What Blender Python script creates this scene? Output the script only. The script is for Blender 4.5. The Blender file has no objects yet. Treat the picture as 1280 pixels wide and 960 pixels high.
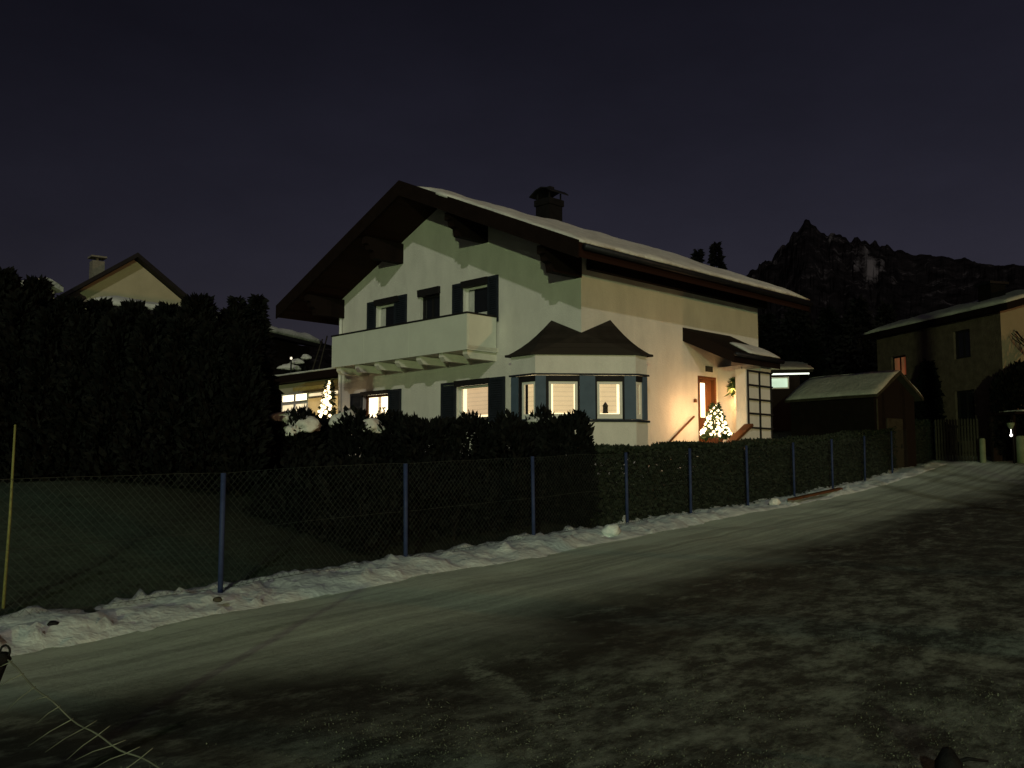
import bpy, bmesh, math, random
import numpy as np
from mathutils import Vector, noise as mnoise, Matrix
R = math.radians
random.seed(7)
rng = np.random.default_rng(11)
SC = bpy.context.scene

# ------------------------------------------------------------------ camera, sky, moon, exposure
EYE = 1.6
cd = bpy.data.cameras.new('camera')
cd.sensor_width = 36.0
cd.lens = 36.0 * 1200 / 1280
cd.clip_start = 0.05
cd.clip_end = 20000
cam = bpy.data.objects.new('camera', cd)
SC.collection.objects.link(cam)
cam.location = (0, 0, EYE)
cam.rotation_euler = (R(90) + 0.0932, 0, 0)
SC.camera = cam

SUN_DIR = Vector((0.183, 1.95, -0.80)).normalized()      # travel of the moonlight
SUN_EL = math.asin(-SUN_DIR.z)
SUN_AZ = math.atan2(-SUN_DIR.x, -SUN_DIR.y)              # compass bearing the light comes from
w = bpy.data.worlds.new('World'); SC.world = w; w.use_nodes = True
wn, wl = w.node_tree.nodes, w.node_tree.links
wn.clear()
wo = wn.new('ShaderNodeOutputWorld'); bg = wn.new('ShaderNodeBackground')
sky = wn.new('ShaderNodeTexSky'); sky.sky_type = 'NISHITA'; sky.sun_disc = False
sky.sun_elevation = SUN_EL; sky.sun_rotation = SUN_AZ % (2 * math.pi)
sky.air_density = 1.0; sky.dust_density = 1.5
hs = wn.new('ShaderNodeHueSaturation'); hs.inputs['Saturation'].default_value = 0.74
mx = wn.new('ShaderNodeMix'); mx.data_type = 'RGBA'; mx.blend_type = 'MULTIPLY'
mx.inputs['Factor'].default_value = 1.0
mx.inputs['B'].default_value = (1.04, 0.77, 0.95, 1)
wl.new(sky.outputs[0], hs.inputs['Color']); wl.new(hs.outputs[0], mx.inputs['A'])
tcw = wn.new('ShaderNodeTexCoord'); spw = wn.new('ShaderNodeSeparateXYZ'); wl.new(tcw.outputs['Generated'], spw.inputs[0])
mrw = wn.new('ShaderNodeMapRange'); mrw.inputs['From Min'].default_value = 0.12; mrw.inputs['From Max'].default_value = 0.50
mrw.inputs['To Min'].default_value = 1.15; mrw.inputs['To Max'].default_value = 0.62; wl.new(spw.outputs[2], mrw.inputs['Value'])
mx2 = wn.new('ShaderNodeMix'); mx2.data_type = 'RGBA'; mx2.blend_type = 'MULTIPLY'; mx2.inputs['Factor'].default_value = 1.0
wl.new(mx.outputs['Result'], mx2.inputs['A']); wl.new(mrw.outputs[0], mx2.inputs['B'])
# faint glow of the valley towards the right, thin uneven cloud
mrx = wn.new('ShaderNodeMapRange'); mrx.inputs['From Min'].default_value = -0.45; mrx.inputs['From Max'].default_value = 0.45
mrx.inputs['To Min'].default_value = 0.86; mrx.inputs['To Max'].default_value = 1.16; wl.new(spw.outputs[0], mrx.inputs['Value'])
nzw = wn.new('ShaderNodeTexNoise'); nzw.inputs['Scale'].default_value = 3.2; nzw.inputs['Detail'].default_value = 7; nzw.inputs['Roughness'].default_value = 0.6
mpw = wn.new('ShaderNodeMapping'); mpw.inputs['Scale'].default_value = (1, 1, 2.4); wl.new(tcw.outputs['Generated'], mpw.inputs[0]); wl.new(mpw.outputs[0], nzw.inputs['Vector'])
mrn = wn.new('ShaderNodeMapRange'); mrn.inputs['From Min'].default_value = 0.3; mrn.inputs['From Max'].default_value = 0.7
mrn.inputs['To Min'].default_value = 0.86; mrn.inputs['To Max'].default_value = 1.14; wl.new(nzw.outputs['Fac'], mrn.inputs['Value'])
mm = wn.new('ShaderNodeMath'); mm.operation = 'MULTIPLY'; wl.new(mrx.outputs[0], mm.inputs[0]); wl.new(mrn.outputs[0], mm.inputs[1])
mx3 = wn.new('ShaderNodeMix'); mx3.data_type = 'RGBA'; mx3.blend_type = 'MULTIPLY'; mx3.inputs['Factor'].default_value = 1.0
wl.new(mx2.outputs['Result'], mx3.inputs['A']); wl.new(mm.outputs[0], mx3.inputs['B'])
wl.new(mx3.outputs['Result'], bg.inputs['Color']); wl.new(bg.outputs[0], wo.inputs[0])
bg.inputs['Strength'].default_value = 0.0046

sd = bpy.data.lights.new('moon', 'SUN'); sd.energy = 0.50; sd.angle = R(1.1); sd.color = (1.0, 0.97, 0.82)
so = bpy.data.objects.new('moon', sd); SC.collection.objects.link(so)
so.rotation_euler = SUN_DIR.to_track_quat('-Z', 'Y').to_euler()

vs = SC.view_settings
vs.view_transform = 'Standard'; vs.look = 'None'; vs.exposure = 0.0; vs.gamma = 1.0
vs.use_curve_mapping = False
SC.cycles.use_denoising = True
SC.cycles.max_bounces = 6
SC.cycles.sample_clamp_indirect = 4.0

# ------------------------------------------------------------------ small helpers
def link(o): SC.collection.objects.link(o); return o

def empty(name, loc=(0, 0, 0), rz=0.0):
    o = link(bpy.data.objects.new(name, None)); o.location = loc; o.rotation_euler = (0, 0, rz)
    o.empty_display_size = 0.2
    return o

def tag(o, label=None, cat=None, group=None, kind=None):
    if label: o['label'] = label
    if cat: o['category'] = cat
    if group: o['group'] = group
    if kind: o['kind'] = kind
    return o

def copy_tree(o, parent=None):
    c = link(o.copy())
    if parent is not None: c.parent = parent
    for ch in list(o.children): copy_tree(ch, c)
    return c

class MB:
    def __init__(s): s.v = []; s.f = []
    def add(s, vs_, fs_):
        n = len(s.v); s.v += [tuple(map(float, p)) for p in vs_]
        s.f += [tuple(i + n for i in f) for f in fs_]; return s
    def box(s, x0, x1, y0, y1, z0, z1):
        x0, x1 = min(x0, x1), max(x0, x1); y0, y1 = min(y0, y1), max(y0, y1); z0, z1 = min(z0, z1), max(z0, z1)
        return s.add([(x0, y0, z0), (x1, y0, z0), (x1, y1, z0), (x0, y1, z0), (x0, y0, z1), (x1, y0, z1), (x1, y1, z1), (x0, y1, z1)],
                     [(0, 3, 2, 1), (4, 5, 6, 7), (0, 1, 5, 4), (1, 2, 6, 5), (2, 3, 7, 6), (3, 0, 4, 7)])
    def bar(s, p, q, w_, h_=None, up=(0, 0, 1)):
        h_ = h_ or w_; p = Vector(p); q = Vector(q); d = (q - p).normalized(); u = Vector(up)
        sx = d.cross(u)
        if sx.length < 1e-4: sx = d.cross(Vector((0, 1, 0)))
        sx.normalize(); su = sx.cross(d).normalized()
        c = [sx * a * w_ / 2 + su * b * h_ / 2 for a, b in ((-1, -1), (1, -1), (1, 1), (-1, 1))]
        return s.add([p + k for k in c] + [q + k for k in c],
                     [(3, 2, 1, 0), (4, 5, 6, 7), (0, 1, 5, 4), (1, 2, 6, 5), (2, 3, 7, 6), (3, 0, 4, 7)])
    def tube(s, pts, r, n=8, cap=True):
        pts = [Vector(p) for p in pts]; rr = r if hasattr(r, '__len__') else [r] * len(pts)
        rings = []; base = len(s.v); up = None
        for i, p in enumerate(pts):
            d = (pts[min(i + 1, len(pts) - 1)] - pts[max(i - 1, 0)]).normalized()
            if up is None: up = d.orthogonal().normalized()
            up = (up - d * up.dot(d)).normalized(); sx = d.cross(up)
            for k in range(n):
                t = 2 * math.pi * k / n; q = p + (up * math.cos(t) + sx * math.sin(t)) * rr[i]
                s.v.append(tuple(q))
        for i in range(len(pts) - 1):
            for k in range(n):
                a = base + i * n + k; b = base + i * n + (k + 1) % n
                s.f.append((a, b, b + n, a + n))
        if cap:
            s.f.append(tuple(base + k for k in reversed(range(n))))
            s.f.append(tuple(base + (len(pts) - 1) * n + k for k in range(n)))
        return s
    def prism(s, poly, axis, t0, t1):
        """polygon in the two other axes, extruded along axis from t0 to t1"""
        def P(a, b, t):
            return {'x': (t, a, b), 'y': (a, t, b), 'z': (a, b, t)}[axis]
        n = len(poly)
        vs_ = [P(a, b, t0) for a, b in poly] + [P(a, b, t1) for a, b in poly]
        fs_ = [tuple(reversed(range(n))), tuple(range(n, 2 * n))]
        fs_ += [(i, (i + 1) % n, (i + 1) % n + n, i + n) for i in range(n)]
        return s.add(vs_, fs_)
    def lathe(s, prof, c, n=16):
        base = len(s.v)
        for r, z in prof:
            for k in range(n):
                t = 2 * math.pi * k / n
                s.v.append((c[0] + r * math.cos(t), c[1] + r * math.sin(t), c[2] + z))
        for i in range(len(prof) - 1):
            for k in range(n):
                a = base + i * n + k; b = base + i * n + (k + 1) % n
                s.f.append((a, b, b + n, a + n))
        s.f.append(tuple(base + k for k in reversed(range(n))))
        s.f.append(tuple(base + (len(prof) - 1) * n + k for k in range(n)))
        return s
    def build(s, name, m, parent=None, smooth=False, bevel=0.0, fixn=True):
        me = bpy.data.meshes.new(name); me.from_pydata(s.v, [], s.f); me.update()
        if fixn:
            bm = bmesh.new(); bm.from_mesh(me); bmesh.ops.recalc_face_normals(bm, faces=bm.faces); bm.to_mesh(me); bm.free()
        if m: me.materials.append(m)
        if smooth: me.polygons.foreach_set('use_smooth', [True] * len(me.polygons))
        o = link(bpy.data.objects.new(name, me))
        if parent is not None: o.parent = parent
        if bevel:
            b = o.modifiers.new('bevel', 'BEVEL'); b.width = bevel; b.segments = 2; b.limit_method = 'ANGLE'
        return o

# ------------------------------------------------------------------ materials
def base_mat(name):
    m = bpy.data.materials.new(name); m.use_nodes = True
    nt = m.node_tree; return m, nt.nodes, nt.links, nt.nodes['Principled BSDF']

def mat(name, col, rough=0.8, var=0.25, scale=3.0, bump=0.0, bscale=30.0, metal=0.0, stretch=(1, 1, 1), spec=0.12):
    m, n, l, b = base_mat(name)
    tc = n.new('ShaderNodeTexCoord'); mp = n.new('ShaderNodeMapping'); mp.inputs['Scale'].default_value = stretch
    l.new(tc.outputs['Object'], mp.inputs[0])
    nz = n.new('ShaderNodeTexNoise'); nz.inputs['Scale'].default_value = scale; nz.inputs['Detail'].default_value = 6
    nz.inputs['Roughness'].default_value = 0.65
    l.new(mp.outputs[0], nz.inputs['Vector'])
    rp = n.new('ShaderNodeValToRGB'); rp.color_ramp.elements[0].position = 0.3; rp.color_ramp.elements[1].position = 0.7
    rp.color_ramp.elements[0].color = tuple(c * (1 - var) for c in col) + (1,)
    rp.color_ramp.elements[1].color = tuple(min(1, c * (1 + var * 0.6)) for c in col) + (1,)
    l.new(nz.outputs['Fac'], rp.inputs[0]); l.new(rp.outputs[0], b.inputs['Base Color'])
    b.inputs['Roughness'].default_value = rough; b.inputs['Metallic'].default_value = metal
    b.inputs['Specular IOR Level'].default_value = spec
    if bump:
        n2 = n.new('ShaderNodeTexNoise'); n2.inputs['Scale'].default_value = bscale; n2.inputs['Detail'].default_value = 5
        l.new(mp.outputs[0], n2.inputs['Vector'])
        bp = n.new('ShaderNodeBump'); bp.inputs['Strength'].default_value = bump; bp.inputs['Distance'].default_value = 0.05
        l.new(n2.outputs['Fac'], bp.inputs['Height']); l.new(bp.outputs[0], b.inputs['Normal'])
    return m

def plank_mat(name, col, axis=0, per_m=7.0, rough=0.75):
    m, n, l, b = base_mat(name)
    tc = n.new('ShaderNodeTexCoord'); sp = n.new('ShaderNodeSeparateXYZ'); l.new(tc.outputs['Object'], sp.inputs[0])
    mu = n.new('ShaderNodeMath'); mu.operation = 'MULTIPLY'; mu.inputs[1].default_value = per_m; l.new(sp.outputs[axis], mu.inputs[0])
    fr = n.new('ShaderNodeMath'); fr.operation = 'FRACT'; l.new(mu.outputs[0], fr.inputs[0])
    fl = n.new('ShaderNodeMath'); fl.operation = 'FLOOR'; l.new(mu.outputs[0], fl.inputs[0])
    wn_ = n.new('ShaderNodeTexWhiteNoise'); wn_.noise_dimensions = '1D'; l.new(fl.outputs[0], wn_.inputs['W'])
    nz = n.new('ShaderNodeTexNoise'); nz.inputs['Scale'].default_value = 4; nz.inputs['Detail'].default_value = 6; l.new(tc.outputs['Object'], nz.inputs['Vector'])
    ad = n.new('ShaderNodeMath'); ad.operation = 'ADD'; l.new(wn_.outputs['Value'], ad.inputs[0]); l.new(nz.outputs['Fac'], ad.inputs[1])
    rp = n.new('ShaderNodeValToRGB'); rp.color_ramp.elements[0].position = 0.2; rp.color_ramp.elements[1].position = 1.5 / 1.6
    rp.color_ramp.elements[0].color = tuple(c * 0.55 for c in col) + (1,); rp.color_ramp.elements[1].color = tuple(c * 1.35 for c in col) + (1,)
    l.new(ad.outputs[0], rp.inputs[0]); l.new(rp.outputs[0], b.inputs['Base Color'])
    gr = n.new('ShaderNodeMath'); gr.operation = 'GREATER_THAN'; gr.inputs[1].default_value = 0.07; l.new(fr.outputs[0], gr.inputs[0])
    bp = n.new('ShaderNodeBump'); bp.inputs['Strength'].default_value = 0.7; bp.inputs['Distance'].default_value = 0.02
    l.new(gr.outputs[0], bp.inputs['Height']); l.new(bp.outputs[0], b.inputs['Normal'])
    b.inputs['Roughness'].default_value = rough; b.inputs['Specular IOR Level'].default_value = 0.06
    return m

def emit(name, col, strength, base=(0.5, 0.45, 0.35), slats=0.0, var=0.0):
    """something lit from inside: a blind, a lamp, a lit room wall"""
    m, n, l, b = base_mat(name)
    b.inputs['Base Color'].default_value = base + (1,)
    b.inputs['Emission Color'].default_value = col + (1,)
    b.inputs['Emission Strength'].default_value = strength
    b.inputs['Roughness'].default_value = 0.8
    if slats or var:
        tc = n.new('ShaderNodeTexCoord')
        nz = n.new('ShaderNodeTexNoise'); nz.inputs['Scale'].default_value = 2.3; nz.inputs['Detail'].default_value = 4
        l.new(tc.outputs['Object'], nz.inputs['Vector'])
        mr = n.new('ShaderNodeMapRange'); mr.inputs['From Min'].default_value = 0.25; mr.inputs['From Max'].default_value = 0.75
        mr.inputs['To Min'].default_value = 1 - var; mr.inputs['To Max'].default_value = 1 + var
        l.new(nz.outputs['Fac'], mr.inputs['Value']); last = mr.outputs[0]
        if slats:
            sp = n.new('ShaderNodeSeparateXYZ'); l.new(tc.outputs['Object'], sp.inputs[0])
            a = n.new('ShaderNodeMath'); a.operation = 'MULTIPLY'; a.inputs[1].default_value = slats; l.new(sp.outputs[2], a.inputs[0])
            s_ = n.new('ShaderNodeMath'); s_.operation = 'FRACT'; l.new(a.outputs[0], s_.inputs[0])
            m2 = n.new('ShaderNodeMapRange'); m2.inputs['From Min'].default_value = 0.0; m2.inputs['From Max'].default_value = 0.3
            m2.inputs['To Min'].default_value = 0.72; m2.inputs['To Max'].default_value = 1.0; l.new(s_.outputs[0], m2.inputs['Value'])
            q = n.new('ShaderNodeMath'); q.operation = 'MULTIPLY'; l.new(last, q.inputs[0]); l.new(m2.outputs[0], q.inputs[1]); last = q.outputs[0]
        q = n.new('ShaderNodeMath'); q.operation = 'MULTIPLY'; q.inputs[1].default_value = strength
        l.new(last, q.inputs[0]); l.new(q.outputs[0], b.inputs['Emission Strength'])
    return m

def glass_mat(name, tint=(1, 1, 1), clear=0.9):
    m, n, l, b = base_mat(name); n.remove(b)
    out = n['Material Output']
    tr = n.new('ShaderNodeBsdfTransparent'); tr.inputs[0].default_value = tuple(t * clear for t in tint) + (1,)
    gl = n.new('ShaderNodeBsdfGlossy'); gl.inputs['Roughness'].default_value = 0.02
    mxs = n.new('ShaderNodeMixShader'); mxs.inputs[0].default_value = 0.06; l.new(tr.outputs[0], mxs.inputs[1]); l.new(gl.outputs[0], mxs.inputs[2])
    l.new(mxs.outputs[0], out.inputs[0]); return m

def leaf_mat(name, col, var=0.5):
    m, n, l, b = base_mat(name)
    g = n.new('ShaderNodeNewGeometry')
    rp = n.new('ShaderNodeValToRGB')
    rp.color_ramp.elements[0].color = tuple(c * (1 - var) for c in col) + (1,); rp.color_ramp.elements[1].color = tuple(c * (1 + var) for c in col) + (1,)
    l.new(g.outputs['Random Per Island'], rp.inputs[0]); l.new(rp.outputs[0], b.inputs['Base Color'])
    b.inputs['Roughness'].default_value = 0.85; b.inputs['Specular IOR Level'].default_value = 0.1
    return m

M = {}
M['plaster'] = mat('plaster', (0.70, 0.685, 0.64), 0.9, 0.13, 1.6, 0.35, 45, stretch=(1, 1, 0.45))
M['white_trim'] = mat('white_trim', (0.78, 0.77, 0.72), 0.7, 0.08, 2)
M['balcony_panel'] = mat('balcony_panel', (0.68, 0.70, 0.62), 0.65, 0.07, 1.6)
M['beam_white'] = mat('beam_white', (0.72, 0.70, 0.60), 0.8, 0.12, 3)
M['dark_wood'] = plank_mat('dark_wood', (0.010, 0.006, 0.005), 1, 6)
M['soffit'] = plank_mat('soffit', (0.016, 0.007, 0.005), 0, 7)
M['brown_wood'] = plank_mat('brown_wood', (0.10, 0.040, 0.016), 1, 8, 0.5)
M['shutter_dark'] = mat('shutter_dark', (0.020, 0.024, 0.034), 0.6, 0.3, 5, 0.1)
M['shutter_blue'] = mat('shutter_blue', (0.085, 0.12, 0.17), 0.6, 0.15, 4, 0.05)
M['frame_dark'] = mat('frame_dark', (0.018, 0.016, 0.018), 0.6, 0.2, 4)
M['shingle'] = plank_mat('shingle', (0.024, 0.020, 0.017), 2, 8)
M['snow'] = mat('snow', (0.64, 0.63, 0.60), 0.85, 0.22, 2.2, 0.8, 9)
M['snow_dirty'] = mat('snow_dirty', (0.62, 0.69, 0.68), 0.9, 0.2, 3.0, 0.4, 14)
M['brick_dark'] = mat('brick_dark', (0.009, 0.008, 0.009), 0.9, 0.4, 6, 0.4)
M['metal_dark'] = mat('metal_dark', (0.03, 0.03, 0.035), 0.5, 0.3, 6, metal=0.6)
M['blue_paint'] = mat('blue_paint', (0.030, 0.043, 0.105), 0.5, 0.25, 6, 0.1)
M['wire'] = mat('wire', (0.045, 0.052, 0.048), 0.5, 0.3, 5, metal=0.3)
M['wire_fg'] = mat('wire_fg', (0.17, 0.18, 0.14), 0.5, 0.5, 9, metal=0.3)
M['glass'] = glass_mat('glass')
M['glass_dark'] = mat('glass_dark', (0.012, 0.013, 0.016), 0.08, 0.2, 2, spec=0.5)
M['curtain'] = mat('curtain', (0.55, 0.55, 0.52), 0.9, 0.15, 6)
M['blind_lit'] = emit('blind_lit', (1.0, 0.72, 0.37), 0.85, slats=9, var=0.10)
M['blind_pink'] = emit('blind_pink', (1.0, 0.68, 0.38), 0.76, slats=9, var=0.08)
M['room_lit'] = emit('room_lit', (1.0, 0.82, 0.48), 1.9, var=0.1)
M['room_bright'] = emit('room_bright', (1.0, 0.84, 0.54), 3.2, var=0.1)
M['room_yellow'] = emit('room_yellow', (1.0, 0.64, 0.20), 0.42, var=0.3)
M['conserv_lit'] = emit('conserv_lit', (1.0, 0.80, 0.48), 0.95, var=0.3)
M['door_glass'] = emit('door_glass', (1.0, 0.80, 0.50), 2.2)
M['bulb'] = emit('bulb', (1.0, 0.75, 0.42), 4.2)
M['bulb_dense'] = emit('bulb_dense', (1.0, 0.77, 0.42), 3.6)
M['cold_lit'] = emit('cold_lit', (0.72, 1.0, 0.75), 0.75, var=0.2)
M['red_lit'] = emit('red_lit', (1.0, 0.17, 0.05), 0.085, var=0.6)
M['terracotta'] = mat('terracotta', (0.25, 0.09, 0.05), 0.8, 0.2, 5)
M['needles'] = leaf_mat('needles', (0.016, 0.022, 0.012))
M['needles_dark'] = leaf_mat('needles_dark', (0.0055, 0.006, 0.0055))  # colour lowered in place of the weak light on the conifer row
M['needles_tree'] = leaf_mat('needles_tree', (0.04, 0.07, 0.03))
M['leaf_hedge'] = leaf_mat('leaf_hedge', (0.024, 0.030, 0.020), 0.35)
M['leaf_plant'] = leaf_mat('leaf_plant', (0.05, 0.08, 0.03))
M['bark'] = mat('bark', (0.015, 0.012, 0.010), 0.9, 0.4, 8, 0.5)
M['tan_plaster'] = mat('tan_plaster', (0.44, 0.40, 0.28), 0.9, 0.12, 1.0, 0.2, 40)
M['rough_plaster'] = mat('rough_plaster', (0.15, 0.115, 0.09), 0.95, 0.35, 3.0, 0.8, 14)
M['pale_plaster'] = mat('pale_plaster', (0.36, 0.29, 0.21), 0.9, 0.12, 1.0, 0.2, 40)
M['shed_wood'] = plank_mat('shed_wood', (0.014, 0.010, 0.009), 0, 6)
M['gray_wood'] = mat('gray_wood', (0.055, 0.048, 0.036), 0.85, 0.4, 5, 0.3)
M['post_pale'] = mat('post_pale', (0.20, 0.24, 0.15), 0.8, 0.25, 4)
M['stake'] = mat('stake', (0.20, 0.20, 0.07), 0.6, 0.2, 4)
M['stone'] = mat('stone', (0.22, 0.20, 0.17), 0.9, 0.3, 6, 0.4)
M['black'] = mat('black', (0.008, 0.008, 0.009), 0.7, 0.3, 6, 0.3)

# ------------------------------------------------------------------ terrain
DA = np.array([0.602, 0.799]); DN = np.array([-0.799, 0.602])     # along the lane, across it towards the house
FC = 9.0                                                          # fence line, metres across from the camera
def ac(x, y): return x * DA[0] + y * DA[1], x * DN[0] + y * DN[1]
def xy(a, c): return a * DA[0] + c * DN[0], a * DA[1] + c * DN[1]
def gz(x, y):
    a, c = ac(x, y)
    aa = min(max(a, -40), 60)
    z = 0.04 * aa
    if aa > 21: z += 0.0020 * min(aa - 21, 17) ** 2 + (0.05 * (aa - 38) if aa > 38 else 0)
    if c > FC + 0.1:
        z += min((c - FC - 0.1) * 0.21, 1.15)
    k = 1.0 if abs(c) < 60 and -40 < a < 80 else 0.0
    z += k * 0.035 * mnoise.noise((x * 0.7, y * 0.7, 0)) + k * 0.012 * mnoise.noise((x * 2.9, y * 2.9, 4))
    return z

def at(px, py, Y):
    p = 0.0932; a = (px - 640) / 1200; b = -(py - 480) / 1200
    d = (a, math.cos(p) - b * math.sin(p), math.sin(p) + b * math.cos(p))
    t = Y / d[1]
    return Vector((d[0] * t, Y, d[2] * t + EYE))

def ground_sheet():
    far = [60, 75, 100, 150, 250, 450, 900, 2000, 4200]
    A = sorted([-f for f in far] + list(np.arange(-48, -6, 1.5)) + list(np.arange(-6, 40, 0.2)) + list(np.arange(40, 58, 0.9)) + far)
    C = sorted([-f for f in far] + list(np.arange(-48, -14, 1.5)) + list(np.arange(-14, 12, 0.2)) + list(np.arange(12, 58, 1.0)) + far)
    na, nc = len(A), len(C); v = []; at_ = []
    for a in A:
        for c in C:
            x, y = xy(a, c); v.append((x, y, gz(x, y))); at_.append((a, c, 0))
    f = [(i * nc + j, (i + 1) * nc + j, (i + 1) * nc + j + 1, i * nc + j + 1) for i in range(na - 1) for j in range(nc - 1)]
    me = bpy.data.meshes.new('ground'); me.from_pydata(v, [], f); me.update()
    bm = bmesh.new(); bm.from_mesh(me); bmesh.ops.recalc_face_normals(bm, faces=bm.faces)
    if sum(fc.normal.z for fc in bm.faces) < 0: bmesh.ops.reverse_faces(bm, faces=bm.faces)
    bm.to_mesh(me); bm.free()
    att = me.attributes.new('lane', 'FLOAT_VECTOR', 'POINT'); att.data.foreach_set('vector', np.array(at_, 'f').ravel())
    me.polygons.foreach_set('use_smooth', [True] * len(me.polygons))
    o = link(bpy.data.objects.new('ground', me)); tag(o, kind='structure')
    m, n, l, b = base_mat('ground')
    at2 = n.new('ShaderNodeAttribute'); at2.attribute_name = 'lane'
    sp = n.new('ShaderNodeSeparateXYZ'); l.new(at2.outputs['Vector'], sp.inputs[0])
    def noi(scale, stretch=(1, 1, 1), det=6, ro=0.6):
        mp = n.new('ShaderNodeMapping'); mp.inputs['Scale'].default_value = stretch; l.new(at2.outputs['Vector'], mp.inputs[0])
        z = n.new('ShaderNodeTexNoise'); z.inputs['Scale'].default_value = scale; z.inputs['Detail'].default_value = det
        z.inputs['Roughness'].default_value = ro; l.new(mp.outputs[0], z.inputs['Vector']); return z.outputs['Fac']
    def ma(op, a, b_=None, cl=False):
        q = n.new('ShaderNodeMath'); q.operation = op; q.use_clamp = cl
        for i, t in enumerate((a, b_)):
            if t is None: continue
            if isinstance(t, (int, float)): q.inputs[i].default_value = t
            else: l.new(t, q.inputs[i])
        return q.outputs[0]
    def ramp(v_, lo, hi, t0=0.0, t1=1.0):
        q = n.new('ShaderNodeMapRange'); q.interpolation_type = 'SMOOTHSTEP'
        q.inputs['From Min'].default_value = lo; q.inputs['From Max'].default_value = hi
        q.inputs['To Min'].default_value = t0; q.inputs['To Max'].default_value = t1; l.new(v_, q.inputs['Value']); return q.outputs[0]
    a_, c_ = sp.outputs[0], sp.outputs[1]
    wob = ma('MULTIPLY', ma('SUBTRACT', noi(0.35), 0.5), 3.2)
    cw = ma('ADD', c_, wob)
    road = ramp(ma('SUBTRACT', cw, ramp(a_, 1.5, 6.0, 1.5, 0.0)), 4.4, 6.2)                       # packed snow on the lane, ending at the painted-in shadow edge
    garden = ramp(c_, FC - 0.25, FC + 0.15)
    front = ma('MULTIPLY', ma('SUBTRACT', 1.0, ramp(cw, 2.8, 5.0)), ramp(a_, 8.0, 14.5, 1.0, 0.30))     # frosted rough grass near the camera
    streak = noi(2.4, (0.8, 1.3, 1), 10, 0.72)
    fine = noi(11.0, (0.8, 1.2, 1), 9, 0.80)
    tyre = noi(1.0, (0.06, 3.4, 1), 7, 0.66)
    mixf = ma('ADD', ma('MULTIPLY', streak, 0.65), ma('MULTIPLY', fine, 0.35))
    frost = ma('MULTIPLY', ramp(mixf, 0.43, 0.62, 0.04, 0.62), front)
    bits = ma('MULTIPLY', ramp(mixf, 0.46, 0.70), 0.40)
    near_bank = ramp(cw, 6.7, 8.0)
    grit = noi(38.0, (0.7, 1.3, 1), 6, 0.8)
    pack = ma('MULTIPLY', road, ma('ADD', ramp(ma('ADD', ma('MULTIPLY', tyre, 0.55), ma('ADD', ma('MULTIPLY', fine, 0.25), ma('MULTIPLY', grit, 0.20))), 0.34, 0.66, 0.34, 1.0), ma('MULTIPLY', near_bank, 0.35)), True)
    # a narrow trodden track crossing the painted shadow strip
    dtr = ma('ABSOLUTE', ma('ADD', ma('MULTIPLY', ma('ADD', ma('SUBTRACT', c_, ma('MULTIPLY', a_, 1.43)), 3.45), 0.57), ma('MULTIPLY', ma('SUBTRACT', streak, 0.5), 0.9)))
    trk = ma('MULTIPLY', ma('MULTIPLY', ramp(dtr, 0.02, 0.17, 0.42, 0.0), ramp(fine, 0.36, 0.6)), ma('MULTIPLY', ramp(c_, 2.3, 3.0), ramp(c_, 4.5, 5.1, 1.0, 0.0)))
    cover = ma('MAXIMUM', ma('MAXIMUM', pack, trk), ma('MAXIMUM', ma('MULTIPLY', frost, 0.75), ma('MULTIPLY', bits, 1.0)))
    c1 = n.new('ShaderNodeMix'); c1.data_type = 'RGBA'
    soil_shade = n.new('ShaderNodeValToRGB'); soil_shade.color_ramp.elements[0].color = (0.010, 0.010, 0.009, 1); soil_shade.color_ramp.elements[1].color = (0.055, 0.055, 0.042, 1)  # bare ground, and the broad foreground shadow put in as colour
    l.new(fine, soil_shade.inputs[0])
    l.new(cover, c1.inputs['Factor']); l.new(soil_shade.outputs[0], c1.inputs['A']); c1.inputs['B'].default_value = (0.64, 0.75, 0.61, 1)
    c2 = n.new('ShaderNodeMix'); c2.data_type = 'RGBA'
    lawn = n.new('ShaderNodeValToRGB'); lawn.color_ramp.elements[0].position = 0.35; lawn.color_ramp.elements[1].position = 0.75
    lawn.color_ramp.elements[0].color = (0.016, 0.020, 0.013, 1); lawn.color_ramp.elements[1].color = (0.075, 0.115, 0.085, 1)
    westf = ma('SUBTRACT', 1.0, ramp(a_, 6.5, 11.0))
    l.new(ma('MULTIPLY', ma('ADD', ma('MULTIPLY', ma('SUBTRACT', fine, 0.5), 0.9), ma('ADD', mixf, 0.06)), ma('ADD', ma('MULTIPLY', westf, 0.6), 0.42)), lawn.inputs[0])
    l.new(garden, c2.inputs['Factor']); l.new(c1.outputs['Result'], c2.inputs['A']); l.new(lawn.outputs[0], c2.inputs['B'])
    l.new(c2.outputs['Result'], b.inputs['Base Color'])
    b.inputs['Roughness'].default_value = 0.75; b.inputs['Specular IOR Level'].default_value = 0.25
    bp = n.new('ShaderNodeBump'); bp.inputs['Strength'].default_value = 0.9; bp.inputs['Distance'].default_value = 0.08
    l.new(ma('ADD', mixf, ma('MULTIPLY', grit, 0.25)), bp.inputs['Height']); l.new(bp.outputs[0], b.inputs['Normal'])
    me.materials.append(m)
ground_sheet()

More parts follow.
